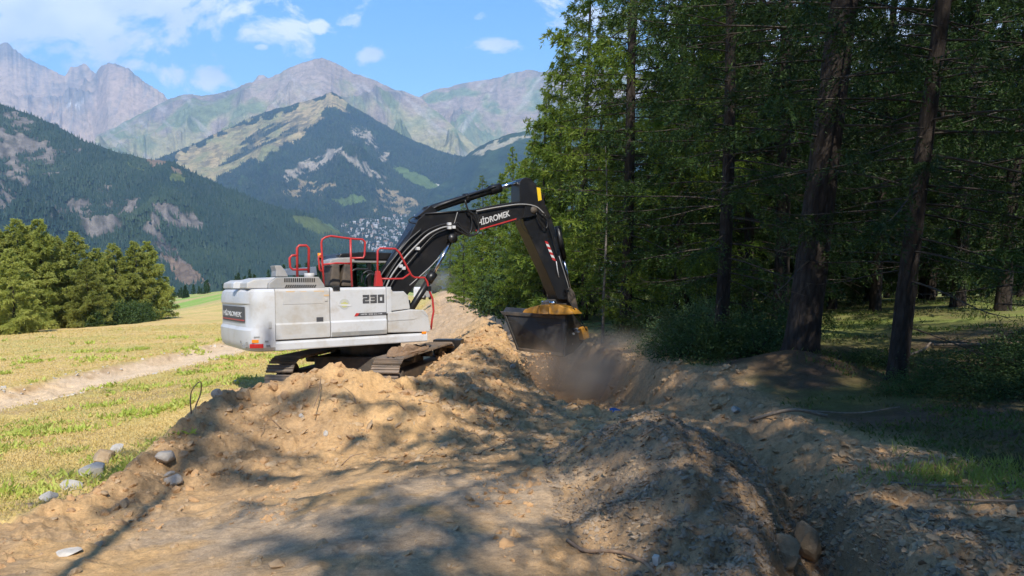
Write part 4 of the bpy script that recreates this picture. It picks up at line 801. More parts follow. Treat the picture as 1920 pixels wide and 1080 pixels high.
for i in range(60):
    x = rg.uniform(-3.6, 2.2); y = rg.uniform(4.2, 12); s = rg.uniform(.03, .075)
    if dirtmask(np.array([x]), np.array([y]))[0] < .5: continue
    o = nobj('stone', rock_mesh(400 + i, s, s * .8, s * .5, M['gravel'] if i % 3 else M['rock_tan'], 2)); o.location = gw(x, y, s * .15); o.rotation_euler = (0, 0, i)
    tag(o, 'fist-sized stone lying loose on the dug-up dirt', 'stone', 'loose fist-sized stones on the dirt')

def tube_obj(name, pts, rad, mat, parent=None, k=8, smooth_n=0):
    pts = np.asarray(pts, dtype=float)
    if smooth_n:
        n = len(pts); t = np.linspace(0, n - 1, smooth_n); P = np.vstack([2 * pts[0] - pts[1], pts, 2 * pts[-1] - pts[-2]]); o_ = []
        for q_ in t:
            i = min(int(q_), n - 2); f = q_ - i; a, b, c, d = P[i], P[i + 1], P[i + 2], P[i + 3]
            o_.append(.5 * ((2 * b) + (-a + c) * f + (2 * a - 5 * b + 4 * c - d) * f * f + (-a + 3 * b - 3 * c + d) * f ** 3))
        pts = np.array(o_)
        if np.ndim(rad): rad = np.interp(np.linspace(0, 1, smooth_n), np.linspace(0, 1, len(rad)), rad)
    V, Fc = tube_np(pts, rad, k); n = len(pts); caps = np.array([list(range(k))[::-1], [(n - 1) * k + j for j in range(k)]])
    return nobj(name, npmesh(name, V, [Fc, caps], mat, smooth=True), parent)
# bent root and twigs
Yr = 8.45
tag(tube_obj('root', [pxw(360, 790, Yr), pxw(357, 748, Yr), pxw(362, 728, Yr), pxw(376, 716, Yr + .05), pxw(376, 738, Yr + .1), pxw(366, 765, Yr + .1), pxw(362, 795, Yr + .1)], [.010, .009, .007, .007, .008, .010, .010], M['root'], smooth_n=40), 'bent looping root sticking up from the left of the pile', 'root')
tag(tube_obj('twig', [pxw(602, 705, 9.2), pxw(598, 735, 8.9), pxw(588, 765, 8.5)], [.004, .006, .005], M['root'], smooth_n=12), 'thin root hanging down the sunlit pile face', 'twig')
def lay(pts, up=.015): return [gw(x, y, up) for x, y in pts]
tag(tube_obj('root', lay([(.35, 4.55), (.45, 4.4), (.62, 4.3), (.75, 4.15), (.8, 4.02)]), .012, M['root'], smooth_n=20), 'pale root lying on the dirt at the bottom edge', 'root')
for i, (pts, rd, lab) in enumerate([([(3.1, 9.4), (3.5, 9.0), (3.9, 8.9)], .022, 'bare stick lying on the bank behind the mound'), ([(3.7, 9.2), (4.3, 9.0), (4.9, 9.1)], .012, 'thin grey twig on the forest edge right of the bare stick'), ([(3.0, 5.75), (3.5, 5.5), (4.1, 5.6)], .012, 'curved pale twig by the sunlit tuft'),
                                    ([(3.1, 5.2), (3.5, 5.05), (3.85, 4.95)], .009, 'straight dry twig below the sunlit tuft'), ([(8.5, 14.5), (9.4, 13.8), (10.4, 13.9)], .03, 'fallen branch in the undergrowth at the right edge'), ([(7.0, 13.2), (7.9, 13.9), (8.6, 14.8)], .022, 'fallen pale branch right of the slim leaning trunk')]):
    tag(tube_obj('twig', lay(pts, .05), rd, M['twig'], smooth_n=14), lab, 'twig')
rgt = np.random.default_rng(41)
for i in range(16):
    x = rgt.uniform(-4.2, .2); y = rgt.uniform(7.2, 10.2); a_ = rgt.uniform(0, 6.28); l_ = rgt.uniform(.08, .3)
    tag(tube_obj('root_end', [gw(x, y, .0), gw(x + .5 * l_ * math.cos(a_), y + .5 * l_ * math.sin(a_), .03 + .25 * l_ * rgt.random()), gw(x + l_ * math.cos(a_ + .4), y + l_ * math.sin(a_ + .4), .02 + .5 * l_ * rgt.random())], [.007, .005, .003], M['root'], k=5, smooth_n=8), 'short broken root end poking from the dirt pile', 'root', 'broken root ends in the dirt pile')
o = nobj('plastic_sheet', rock_mesh(500, .22, .16, .05, M['blue'], 2)); o.location = gw(1.58, 13.3, .12); tag(o, 'crumpled blue plastic scrap in the dusty trench', 'plastic scrap')
o = nobj('plastic_sheet', rock_mesh(501, .13, .1, .06, M['blue'], 2)); o.location = gw(1.85, 13.0, .12); tag(o, 'smaller blue plastic scrap right of the larger one', 'plastic scrap')

# ------------------------------------------------------------------ distant town
def house_mesh(seed):
    rg = random.Random(seed); a, b, h = rg.uniform(5, 9), rg.uniform(4, 7), rg.uniform(5, 9); rf = 3
    V = [(-a, -b, -6), (a, -b, -6), (a, b, -6), (-a, b, -6), (-a, -b, h), (a, -b, h), (a, b, h), (-a, b, h), (-a, 0, h + rf), (a, 0, h + rf),
         (-a - .8, -b - .9, h - .5), (a + .8, -b - .9, h - .5), (a + .8, b + .9, h - .5), (-a - .8, b + .9, h - .5), (-a - .8, 0, h + rf + .4), (a + .8, 0, h + rf + .4)]
    q4 = np.array([(0, 1, 5, 4), (1, 2, 6, 5), (2, 3, 7, 6), (3, 0, 4, 7), (10, 11, 15, 14), (14, 15, 12, 13)]); t3 = np.array([(4, 8, 7), (5, 6, 9)])
    return npmesh('house', np.array(V, dtype=float), [q4, t3], [M['h_wall'], M['h_roof'][seed % 3]][:2], [0, 0, 0, 0, 1, 1, 0, 0])
M['h_wall'] = simple('house_wall', (.30, .285, .26), (.5, .48, .45), .8, scale=.02)
M['h_roof'] = [simple('roof_grey', (.2, .2, .21), rough=.6), simple('roof_brown', (.22, .13, .09), rough=.6), simple('roof_white', (.36, .36, .38), rough=.5)]
HM = [house_mesh(i) for i in range(6)]
rg = np.random.default_rng(23)
sel = np.nonzero(inpoly(pxD, pyD, [(690, 412), (745, 404), (800, 404), (830, 420), (790, 445), (770, 462), (740, 470), (680, 478), (668, 452), (640, 430), (636, 416)]))[0]
for i, k in enumerate(rg.choice(sel, 290, replace=False)):
    o = nobj('town_house', HM[i % 6]); o.location = VD[k]; o.rotation_euler = (0, 0, rg.uniform(-.6, .6)); s = rg.uniform(.7, 1.3) ; o.scale = (s, s, s)
    tag(o, 'tiny pale-walled house in the distant town on the valley floor', 'house', 'houses of the distant valley town')



# ------------------------------------------------------------------ excavator
EO = (-3.49, 15.77, -2.27); HD = R(33.7); PT = R(1.0)
exm = Matrix.Translation(w(*EO)) @ Matrix.Rotation(-PHI, 4, 'X') @ Matrix.Rotation(HD, 4, 'Z') @ Matrix.Rotation(-PT, 4, 'Y')
EX = empty('excavator'); EX.matrix_world = exm
tag(EX, 'white and black tracked excavator with red handrails emptying a screening bucket into the trench', 'excavator')
exi = exm.inverted()
def L(px, py, c):               # where a line of sight meets the machine's own fore-and-aft plane y = c
    o = exi @ Vector((0, 0, 0)); d = (exi.to_3x3() @ pdir(px, py)); t = (c - o.y) / d.y; p = o + d * t; return (p.x, p.z)
def LP(px, py, Y): return exi @ Vector(pxw(px, py, Y))
def bmobj(name, bm, mat, parent=EX, smooth=False):
    bmesh.ops.recalc_face_normals(bm, faces=bm.faces[:])
    me = bpy.data.meshes.new(name); bm.to_mesh(me); bm.free()
    for m in (mat if isinstance(mat, list) else [mat]): me.materials.append(m)
    for p in me.polygons: p.use_smooth = smooth
    return nobj(name, me, parent)
def bev(bm, r, seg=2, ang=25):
    if r <= 0: return
    es = [e for e in bm.edges if len(e.link_faces) == 2 and e.calc_face_angle(0) > R(ang)]
    bmesh.ops.bevel(bm, geom=es, offset=r, segments=seg, affect='EDGES', profile=.6, clamp_overlap=True)
def prism_bm(bm, poly, y0, y1):
    a = [bm.verts.new((x, y0, z)) for x, z in poly]; b = [bm.verts.new((x, y1, z)) for x, z in poly]; n = len(poly)
    bm.faces.new(a); bm.faces.new(b[::-1])
    for i in range(n): bm.faces.new((a[i], b[i], b[(i + 1) % n], a[(i + 1) % n]))
def prism(name, poly, y0, y1, mat, r=.01, parent=EX):
    bm = bmesh.new(); prism_bm(bm, poly, y0, y1); bmesh.ops.recalc_face_normals(bm, faces=bm.faces[:]); bev(bm, r); return bmobj(name, bm, mat, parent)
def boxbm(bm, x0, x1, y0, y1, z0, z1, M4=None):
    vs = bmesh.ops.create_cube(bm, size=1)['verts']
    for v in vs:
        v.co = Vector(((x0 + x1) / 2 + v.co.x * (x1 - x0), (y0 + y1) / 2 + v.co.y * (y1 - y0), (z0 + z1) / 2 + v.co.z * (z1 - z0)))
        if M4: v.co = M4 @ v.co
def box(name, x0, x1, y0, y1, z0, z1, mat, r=.01, parent=EX, M4=None):
    bm = bmesh.new(); boxbm(bm, x0, x1, y0, y1, z0, z1, M4); bev(bm, r); return bmobj(name, bm, mat, parent)
def cylx(name, p0, p1, r, mat, parent=EX, k=20): return tube_obj(name, [p0, tuple((a + b) / 2 for a, b in zip(p0, p1)), p1], r, mat, parent, k)
def px_tube(name, pts, c, rad, mat, parent=EX, sm=0):
    return tube_obj(name, [(L(a, b, c)[0], c, L(a, b, c)[1]) for a, b in pts], rad, mat, parent, 10, sm)
def text(name, body, mat, parent, M4, width, height, depth=.004, shear=0, bold=0.0):
    cu_ = bpy.data.curves.new(name, 'FONT'); cu_.body = body; cu_.extrude = .02; cu_.offset = bold; cu_.shear = shear; ob = bpy.data.objects.new(name, cu_); C.objects.link(ob)
    bpy.context.view_layer.update(); dg = bpy.context.evaluated_depsgraph_get(); me = bpy.data.meshes.new_from_object(ob.evaluated_get(dg)); bpy.data.objects.remove(ob)
    xs = [v.co.x for v in me.vertices]; ys = [v.co.y for v in me.vertices]; x0, x1, y0, y1 = min(xs), max(xs), min(ys), max(ys)
    for v in me.vertices: v.co = M4 @ Vector(((v.co.x - x0) / (x1 - x0) * width, (v.co.y - y0) / (y1 - y0) * height, v.co.z / .02 * depth))
    me.materials.clear(); me.materials.append(mat); return nobj(name, me, parent)
SIDE = -1.36
def sideM(x, y, z, ang=0): # text plane facing the right-hand side of the machine
    return Matrix.Translation((x, y, z)) @ Matrix.Rotation(ang, 4, Vector((0, -1, 0))) @ Matrix(((1, 0, 0, 0), (0, 0, -1, 0), (0, 1, 0, 0), (0, 0, 0, 1)))
# --- body side: key stations measured along the side plane
s1 = L(516, 600, SIDE)[0]; s2 = L(620, 600, SIDE)[0]; s3 = L(726, 590, SIDE)[0]; s4 = L(806, 600, SIDE)[0]
zb = L(518, 659, SIDE)[1]; zt = L(516, 541.5, SIDE)[1]
print('stations', s1, s2, s3, s4, zb, zt)
def side_prof(z0, z1, x0, x1, name, mat, crease=None, rnd=.05):
    prof = [(-1.28, z0), (SIDE + .008, z0 + .012), (SIDE, z0 + .03)]
    if crease: prof += [(SIDE, crease - .02), (SIDE + .022, crease + .015)]
    xo = .022 if crease else 0
    prof += [(SIDE + xo, z1 - rnd), (SIDE + xo + rnd * .3, z1 - rnd * .3), (SIDE + xo + rnd, z1), (-1.15, z1)]
    bm = bmesh.new(); a = [bm.verts.new((x0, y, z)) for y, z in prof]; b = [bm.verts.new((x1, y, z)) for y, z in prof]; n = len(prof)
    bm.faces.new(a); bm.faces.new(b[::-1])
    for i in range(n): bm.faces.new((a[i], b[i], b[(i + 1) % n], a[(i + 1) % n]))
    bmesh.ops.recalc_face_normals(bm, faces=bm.faces[:]); bev(bm, .006, 1, 60); return bmobj(name, bm, mat)
zr = L(518, 640, SIDE)[1]     # top of the bottom rail
stz = L(518, 632, SIDE)[1]
side_prof(zb, zr, s1, s4 - .06, 'side_skirt', M['white'])
d1 = side_prof(zr + .008, zt, s1 + .012, s2 - .008, 'side_door', M['white2'], zr + .32)
d2 = side_prof(zr + .008, zt, s2 + .008, s3 - .008, 'side_door', M['white'], zr + .32)
box('stripe', s1 + .02, s2 - .02, SIDE - .003, SIDE + .01, zr + .03, zr + .11, M['ltgrey'], 0, d1); box('stripe', s2 + .02, s3 - .01, SIDE - .003, SIDE + .01, zr + .03, zr + .11, M['mid'], 0, d2)
a = L(531, 548, SIDE); b = L(606, 569, SIDE); box('air_grille', a[0], b[0], SIDE + .017, SIDE + .03, b[1], a[1], M['ltgrey'], .004, d1)
a = L(594, 595, SIDE); b = L(607, 603, SIDE); box('warning_label', a[0], b[0], SIDE + .018, SIDE + .03, b[1], a[1], M['deep_grey'], 0, d1)
bm = bmesh.new(); ys = SIDE + .018
for i, (dx, dz, ss) in enumerate([(.3, .02, .16), (.55, -.01, .12), (.85, .01, .2), (1.0, -.25, .1)]): boxbm(bm, s1 + dx - ss / 2, s1 + dx + ss / 2, ys, ys + .01, zt - .085 + dz * .3, zt - .055 + dz * .3)
bmobj('rust_mark', bm, M['rust'], d1)
a = L(681, 569, SIDE); b = L(723, 552, SIDE)
bm = bmesh.new(); gw_, gh_ = (b[0] - a[0]) / 3, b[1] - a[1]; st_ = .045
SEG = {'2': 'abged', '3': 'abgcd', '0': 'abcdef'}
for i_, ch_ in enumerate('230'):
    X0 = a[0] + i_ * gw_; X1 = X0 + gw_ * .86; Z0, Z1 = a[1], b[1]; Zm = (Z0 + Z1) / 2
    R4 = {'a': (X0, X1, Z1 - st_, Z1), 'd': (X0, X1, Z0, Z0 + st_), 'g': (X0 + .01, X1 - .01, Zm - st_ / 2, Zm + st_ / 2), 'b': (X1 - st_, X1, Zm, Z1 - .01), 'c': (X1 - st_, X1, Z0 + .01, Zm), 'f': (X0, X0 + st_, Zm, Z1 - .01), 'e': (X0, X0 + st_, Z0 + .01, Zm)}
    for k_, c_ in enumerate(SEG[ch_]):
        q4_ = R4[c_]; boxbm(bm, q4_[0], q4_[1], SIDE + .0145 + .0006 * k_, SIDE + .03, q4_[2], q4_[3])
bmobj('model_number', bm, M['deep_grey'], d2)
a = L(672, 592, SIDE); b = L(725, 586, SIDE); box('model_strip', a[0], b[0], SIDE + .018, SIDE + .03, a[1] - .01, b[1] + .01, M['deep_grey'], 0, d2)
text('strip_lettering', 'HMK 230 LC H4', M['lettwhite'], d2, sideM(a[0] + .06, SIDE + .016, a[1] + .005), (b[0] - a[0]) * .75, .035, .003)
prism('red_flash', [(a[0] - .08, a[1] - .01), (a[0] - .01, a[1] - .01), (a[0] + .03, b[1] + .01), (a[0] - .04, b[1] + .01)], SIDE + .016, SIDE + .03, M['red'], 0, d2)
# round badge
cx_, cz_ = L(646.5, 570, SIDE); rb = .105
def disc(name, x, y, z, r, mat, parent, t=.01, k=28, ang0=0, ang1=6.2832):
    poly = [(x + r * math.cos(ang0 + (ang1 - ang0) * i / k), z + r * math.sin(ang0 + (ang1 - ang0) * i / k)) for i in range(k)]
    return prism(name, poly, y, y + t, mat, 0, parent)
disc('round_badge', cx_, SIDE + .017, cz_, rb, simple('badge_grey', (.42, .43, .42), rough=.5), d2)
disc('badge_field', cx_, SIDE + .0145, cz_ + .005, rb * .72, simple('badge_green', (.42, .45, .18), (.5, .46, .2), .5, scale=20), d2)
prism('badge_band', [(cx_ - rb * 1.25, cz_ - .03), (cx_ + rb * 1.25, cz_ - .045), (cx_ + rb * 1.3, cz_ - .015), (cx_ - rb * 1.2, cz_ + .005)], SIDE + .012, SIDE + .018, M['lettwhite'], 0, d2)
prism('badge_arch', [(cx_ + rb * .72 * math.cos(t), cz_ + .01 + rb * .6 * math.sin(t)) for t in np.linspace(.3, 2.84, 10)] + [(cx_ + rb * .45 * math.cos(t), cz_ + .01 + rb * .35 * math.sin(t)) for t in np.linspace(2.84, .3, 10)], SIDE + .012, SIDE + .018, M['ltgrey'], 0, d2)
# front tool boxes
p = [L(*q, SIDE) for q in ((728, 624), (728, 586), (769, 580.5), (795, 581), (803, 592), (808, 616), (806, 622))]
fb = prism('tool_box', p, SIDE + .004, -.62, M['white2'], .02)
p = [L(*q, SIDE + .03) for q in ((728, 584), (728, 543), (735, 543), (736, 548), (757, 546), (765, 554), (769, 579))]
prism('tool_box', p, SIDE + .02, -.62, M['white2'], .02)
p = L(631, 541, SIDE); box('latch', p[0] - .07, p[0] + .07, SIDE - .01, SIDE + .08, p[1] - .03, p[1] + .05, M['rubber'], .01, d2)
for q_ in ((612, 562), (612, 628)): p = L(*q_, SIDE); box('hinge', p[0] - .03, p[0] + .03, SIDE + .01, SIDE + .03, p[1] - .03, p[1] + .03, M['ltgrey'], .006, d1)
p = L(642, 608, SIDE); box('door_handle', p[0] - .05, p[0] + .05, SIDE + .006, SIDE + .03, p[1] - .02, p[1] + .02, M['deep_grey'], .006, d2)
p0 = L(727, 538, SIDE); p1 = L(734, 538, SIDE); box('hood_end', s3, p1[0], SIDE + .01, -.7, zt - .55, p0[1], M['white'], .015)
p = [L(*q, SIDE) for q in ((790, 583), (797, 583), (803, 593), (799, 592))]; prism('step_pad', p, SIDE - .004, -.8, M['ltgrey'], 0, fb)
a = L(791, 623, SIDE); box('side_reflector', a[0], a[0] + .1, SIDE - .006, SIDE + .01, L(791, 626, SIDE)[1], L(791, 622, SIDE)[1], M['orange'], 0)
prism('door_crease', [L(*q, SIDE) for q in ((728, 602), (775, 599), (781, 597), (781, 595), (772, 597), (728, 600))], SIDE - .004, SIDE + .02, M['ltgrey'], 0, fb)
# deck, left side, and engine bay
box('deck', s1, s4 - .1, -1.2, 1.3, zb + .02, zb + .25, M['dirtysteel'], .02)
box('left_side_panel', s1, .1, .9, 1.36, zb + .05, zt, M['white2'], .03)
box('engine_bay', s1 + .02, s3 - .9, -1.16, .9, zb + .2, zt - .015, M['ltgrey'], .03)
box('tank_cover', s3 - .9, s3 + .0, -1.16, -.40, zb + .2, zt - .02, M['grey'], .03)
# counterweight
bm = bmesh.new(); NA = 40; xr = L(428, 610, 0)[0]; dep = (s1 - xr) * .93
rows = [(zb - .0, .80, .93), (zb + .02, .90, .965), (zb + .08, .985, .995), (zb + .18, 1.02, 1.0), (zb + .40, 1.03, 1.0), (zb + .43, .985, 1.0), (zb + .46, .95, 1.0), (zt - .30, .95, 1.0), (zt - .27, .99, 1.0), (zt - .14, .985, .998), (zt - .05, .93, .99), (zt + .0, .82, .95)]
ring = []
for (z, k1, k2) in rows:
    rr = []
    for i in range(NA + 1):
        a = math.pi * i / NA; cs, sn = math.cos(a), math.sin(a)
        y = -1.36 * (abs(cs) ** .42) * (1 if cs > 0 else -1); x = s1 - dep * k1 * (abs(sn) ** .62)
        rr.append(bm.verts.new((x, y * k2, z)))
    ring.append(rr)
for r0_, r1_ in zip(ring, ring[1:]):
    for i in range(NA): bm.faces.new((r0_[i], r0_[i + 1], r1_[i + 1], r1_[i]))
bm.faces.new(ring[0]); bm.faces.new(ring[-1][::-1])
for a_, b_ in ((0, 1),): bm.faces.new([r[0] for r in ring] + [r[-1] for r in ring[::-1]])
cw = bmobj('counterweight', bm, M['white'])
for p_ in cw.data.polygons: p_.use_smooth = abs(p_.normal.z) < .9 and len(p_.vertices) == 4
cw.data.set_sharp_from_angle(angle=R(28)) if hasattr(cw.data, 'set_sharp_from_angle') else None
# name plate on the rear: follows the curve
def rearx(y, k1=.95): a = math.acos(min(1, (abs(y) / 1.36) ** (1 / .42))); return s1 - dep * k1 * (math.sin(a) ** .62)
za = L(445, 603, -.4)[1]; zc_ = L(445, 574, -.4)[1]
bm = bmesh.new(); ya = np.linspace(.75, -.98, 16)
lo = [bm.verts.new((rearx(y) - .012, y, za)) for y in ya]; hi = [bm.verts.new((rearx(y) - .012, y, zc_)) for y in ya]
for i in range(15): bm.faces.new((lo[i], lo[i + 1], hi[i + 1], hi[i]))
npm = bmobj('name_plate', bm, M['deep_grey'], cw)
tx = text('plate_lettering', 'HİDROMEK', M['lettwhite'], cw, Matrix.Identity(4), 1.5, .13, .003, .2, .015)
for v in tx.data.vertices:
    yv = .65 - v.co.x; zz_ = za + .10 + v.co.y; dv = v.co.z; v.co = Vector((rearx(yv) - .018 - dv, yv, zz_))
bm = bmesh.new(); lo = [bm.verts.new((rearx(y) - .016, y, za + .03)) for y in ya]; hi = [bm.verts.new((rearx(y) - .016, y, za + .055)) for y in ya]
for i in range(15): bm.faces.new((lo[i], lo[i + 1], hi[i + 1], hi[i]))
bmobj('plate_stripe', bm, M['red'], cw)
def on_cw(px, py, name, mat, wd_, ht, parent=cw): # small fitting on the counterweight's right-rear corner
    best = None
    for i in range(200):
        a = math.pi * .5 * i / 200; cs, sn = math.cos(a), math.sin(a); y = -1.36 * cs ** .42; x = s1 - dep * 1.0 * sn ** .62
        v = exm @ Vector((x, y, zb + .2)); yc = v.y * CP - v.z * SP; q_ = 960 + F * v.x / yc
        if best is None or abs(q_ - px) < best[0]: best = (abs(q_ - px), x, y, a)
    _, x, y, a = best; z = L(px, py, y)[1]; nrm = Vector((-math.sin(a) ** .8, -math.cos(a) ** .8, 0)).normalized(); tg = Vector((nrm.y, -nrm.x, 0))
    M4 = Matrix.Translation(Vector((x, y, z)) + nrm * .002) @ Matrix((( tg.x, nrm.x, 0, 0), (tg.y, nrm.y, 0, 0), (0, 0, 1, 0), (0, 0, 0, 1)))
    return box(name, -wd_ / 2, wd_ / 2, -.012, .012, -ht / 2, ht / 2, mat, .004, parent, M4)
on_cw(481, 649, 'rear_lamp', M['redlens'], .24, .07); on_cw(479, 640, 'rear_reflector', M['orange'], .12, .05); on_cw(507, 609, 'scrape', M['ltgrey'], .04, .12)
for i, (a, b, ww, hh) in enumerate([(458, 650, .10, .05), (464, 646, .06, .09), (453, 641, .05, .04), (503, 648, .06, .02), (500, 640, .05, .02), (482, 632, .10, .012)]): on_cw(a, b, 'scrape', M['mid'], ww, hh)
# roof fittings
for (x0, x1, y) in ((437, 463, -.55), (482, 494, -1.05)):
    p = [L(*q, y) for q in ((x0, 541), (x0 + 1, 531), (x0 + 5, 528), (x1 - 6, 528), (x1 - 1, 533), (x1, 541))]; prism('lifting_eye', p, y, y + .22, M['white'], .015)
prism('hood_rim', [L(*q, -1.2) for q in ((465, 541), (466, 530), (480, 524), (503, 523), (520, 519), (520, 541))], -1.1, .9, M['ltgrey'], .02)
hood = prism('engine_hood', [L(*q, -1.2) for q in ((503, 541), (504, 531), (518, 520), (598, 519), (605, 529), (608, 533), (610, 541))], -1.2, .75, M['grey'], .02)
bm = bmesh.new()
for r_, (xa, xb, yt, yb, nn, sk) in enumerate(((533, 592, 521.5, 529, 15, 0), (534, 592, 534, 539.5, 14, 3))):
    if r_: bmobj('louvre', bm, M['black'], hood); bm = bmesh.new()
    for i in range(nn):
        q0 = xa + (xb - xa) * i / nn; q1 = q0 + (xb - xa) / nn * .55
        prism_bm(bm, [L(*q, -1.2) for q in ((q0, yb), (q1, yb), (q1 + sk, yt), (q0 + sk, yt))], -1.206, -1.19)
bmobj('louvre', bm, M['black'], hood)
p = L(580, 520, -.8); cylx('filler_cap', (p[0], -.8, p[1] - .02), (p[0], -.8, p[1] + .085), .10, M['ltgrey'])
prism('exhaust_hood', [L(*q, -.3) for q in ((513, 519), (514, 508), (511, 498), (523, 498), (531, 507), (537, 519))], -.45, -.1, M['grey'], .02)
prism('rear_window_bonnet', [L(*q, .2) for q in ((530, 516), (534, 504), (590, 500), (592, 516))], .1, .3, M['bluegrey'], .01)
# beacon
p = L(600, 479, -.2); cylx('beacon_base', (p[0], -.2, p[1] - .45), (p[0], -.2, p[1] - .04), .02, M['black']); cylx('beacon', (p[0], -.2, p[1] - .05), (p[0], -.2, p[1] + .05), .05, M['orange'])
# cab
cabm = M['black']; x0, x1, y0, y1, z0, z1 = -.15, 1.62, .38, 1.34, zb + .1, 3.06
cab = box('cab', x0, x1, y0, y1, z0, z0 + .75, M['black'], .04)
bm = bmesh.new()
for (xa, ya_, t, lean_) in ((x0, y0, .10, .03), (x0, y1 - .1, .10, .03), (.55, y0, .09, 0), (.55, y1 - .09, .09, 0), (x1 - .2, y0, .08, -.12), (x1 - .2, y1 - .08, .08, -.12)):
    vs = []
    boxbm(bm, xa, xa + t, ya_, ya_ + t, z0 + .7, z1 - .05)
bev(bm, .01); bmobj('pillar', bm, M['black'], cab)
roof = prism('roof', [(x0 - .05, z1 - .16), (x0 + .05, z1 - .02), (.5, z1 + .03), (x1 - .25, z1), (x1 - .02, z1 - .1), (x1 - .02, z1 - .17)], y0 - .05, y1 + .04, M['black'], .03, cab)
prism('roof_lining', [(x0, z1 - .22), (x0, z1 - .165), (x1 - .1, z1 - .175), (x1 - .1, z1 - .23)], y0 - .02, y1, M['mid'], .01, cab)
for (ya_, xa, xb) in ((y0 + .03, x0 + .1, .55), (y0 + .03, .64, x1 - .2), (y1 - .04, x0 + .1, .55), (y1 - .04, .64, x1 - .2)): box('side_window', xa, xb, ya_, ya_ + .006, z0 + .7, z1 - .18, M['glass'], 0, cab)
box('rear_window', x0 + .03, x0 + .036, y0 + .1, y1 - .1, z0 + .75, z1 - .18, M['glass'], 0, cab)
seat = prism('seat', [(.2, z0 + .8), (.85, z0 + .8), (.85, z0 + .95), (.45, z0 + .95), (.32, z1 - .35), (.15, z1 - .35)], .6, 1.1, M['rubber'], .04, cab)
for (q0, q1) in ((612, 632), (634, 655)):
    prism('air_intake', [L(*q, -.1) for q in ((q0, 537), (q0 + 5, 494), (q1 - 1, 491), (q1, 537))], -.3, .2, M['dirtysteel'], .04)
prism('intake_duct', [L(*q, -.05) for q in ((607, 497), (612, 488), (625, 484), (655, 483), (659, 492), (640, 496), (615, 499))], -.3, .25, M['grey'], .03)
# handrails
rl = empty('handrail'); rl.parent = EX
def rail(nm, pts, c, r=.019, sm=0): return px_tube(nm, pts, c, r, M['red'], rl, sm)
rail('rail_tube', [(607.5, 536), (605, 500), (602.5, 456), (604, 449), (610, 445), (620, 442.5), (657, 447.5), (680, 449), (684.5, 454), (683.5, 478), (681, 483.5), (659, 484)], -1.15, .021)
rail('rail_tube', [(657, 447.5), (658, 490), (660, 538)], -1.15, .022); rail('rail_tube', [(606, 496), (630, 493.5), (657, 494)], -1.15)
rail('rail_tube', [(603, 478), (597, 482), (599, 505), (605, 510)], -1.15, .018)
rail('rail_tube', [(557.5, 520), (557, 465), (561, 460.3), (574, 460.3), (579, 465), (578.5, 513)], -.6, .026)
rail('rail_tube', [(557, 479), (547.5, 479), (543, 484), (544, 501), (549, 505.6), (579, 505.6)], -.6, .024)
rail('rail_tube', [(708, 535), (708, 470), (712, 465.5), (741, 466.5), (749, 473.7), (760, 495), (771.5, 516.5), (777.6, 520.5), (796, 520.5), (801, 528.7), (804, 543), (811, 560), (813, 583.7), (810, 600), (808, 618)], -1.28, .022)
rail('rail_tube', [(710, 522.6), (735, 522.8), (755, 522.6), (770, 512)], -1.28)
prism('rail_bracket', [L(*q, -1.28) for q in ((703, 537), (706, 508), (712, 508), (717, 530), (717, 537))], -1.31, -1.2, M['red'], .01, rl)
p = L(804, 541, -1.28); box('clamp', p[0] - .04, p[0] + .04, -1.32, -1.24, p[1] - .05, p[1] + .05, M['black'], .01, rl)
# boom, arm
yb = -.24
boom = prism('boom', [L(*q, yb) for q in ((1010, 392), (1004, 385), (975, 381), (935, 387), (892, 394), (850, 397), (797, 401), (784, 412), (776, 428), (750, 474), (722, 520), (715, 560), (762, 556), (790, 519), (812, 494), (828, 474), (849, 446), (870, 439), (899, 431), (935, 424), (971, 413), (1000, 405), (1008, 400))], yb, .24, M['black'], .012)
a = L(897, 424, yb); b = L(957, 405, yb); an = math.atan2(b[1] - a[1], b[0] - a[0]); ln = math.hypot(b[0] - a[0], b[1] - a[1])
text('boom_lettering', 'HİDROMEK', M['lettwhite'], boom, sideM(a[0], yb - .004, a[1], an), ln, .19, .003, .15, .02)
p = [L(*q, yb) for q in ((892, 431), (968, 409), (968, 411.5), (892, 433.5))]; prism('red_line', p, yb - .004, yb + .01, M['red'], 0, boom)
for (q0, q1) in (((797, 401), (1004, 384)),): 
    a = L(*q0, yb); b = L(*q1, yb); an = math.atan2(b[1] - a[1], b[0] - a[0]); l_ = math.hypot(b[0] - a[0], b[1] - a[1])
px_tube('boom_flange', [(797, 401), (850, 397), (892, 394), (935, 387), (975, 381), (1004, 385)], yb - .01, .022, M['black'], boom)
# lift cylinders
for c in (-.42, .42):
    px0 = [L(770, 578, -.42), L(812, 513, -.42), L(846, 452, -.42)]
    cylb = cylx('lift_cylinder', (px0[0][0] - .18, c, px0[0][1] - .28), (px0[1][0], c, px0[1][1]), .078, M['black'])
    cylx('piston_rod', (px0[1][0], c, px0[1][1]), (px0[2][0], c, px0[2][1]), .042, M['chrome'], cylb)
    v = Vector((px0[1][0] - px0[0][0], 0, px0[1][1] - px0[0][1])).normalized()
    cylx('gland', (px0[1][0] - v.x * .22, c, px0[1][1] - v.z * .22), (px0[1][0] + v.x * .02, c, px0[1][1] + v.z * .02), .105, M['black'], cylb)
    e = L(848, 447, -.42); cylx('rod_eye', (e[0], c - .06, e[1]), (e[0], c + .06, e[1]), .11, M['black'], cylb)
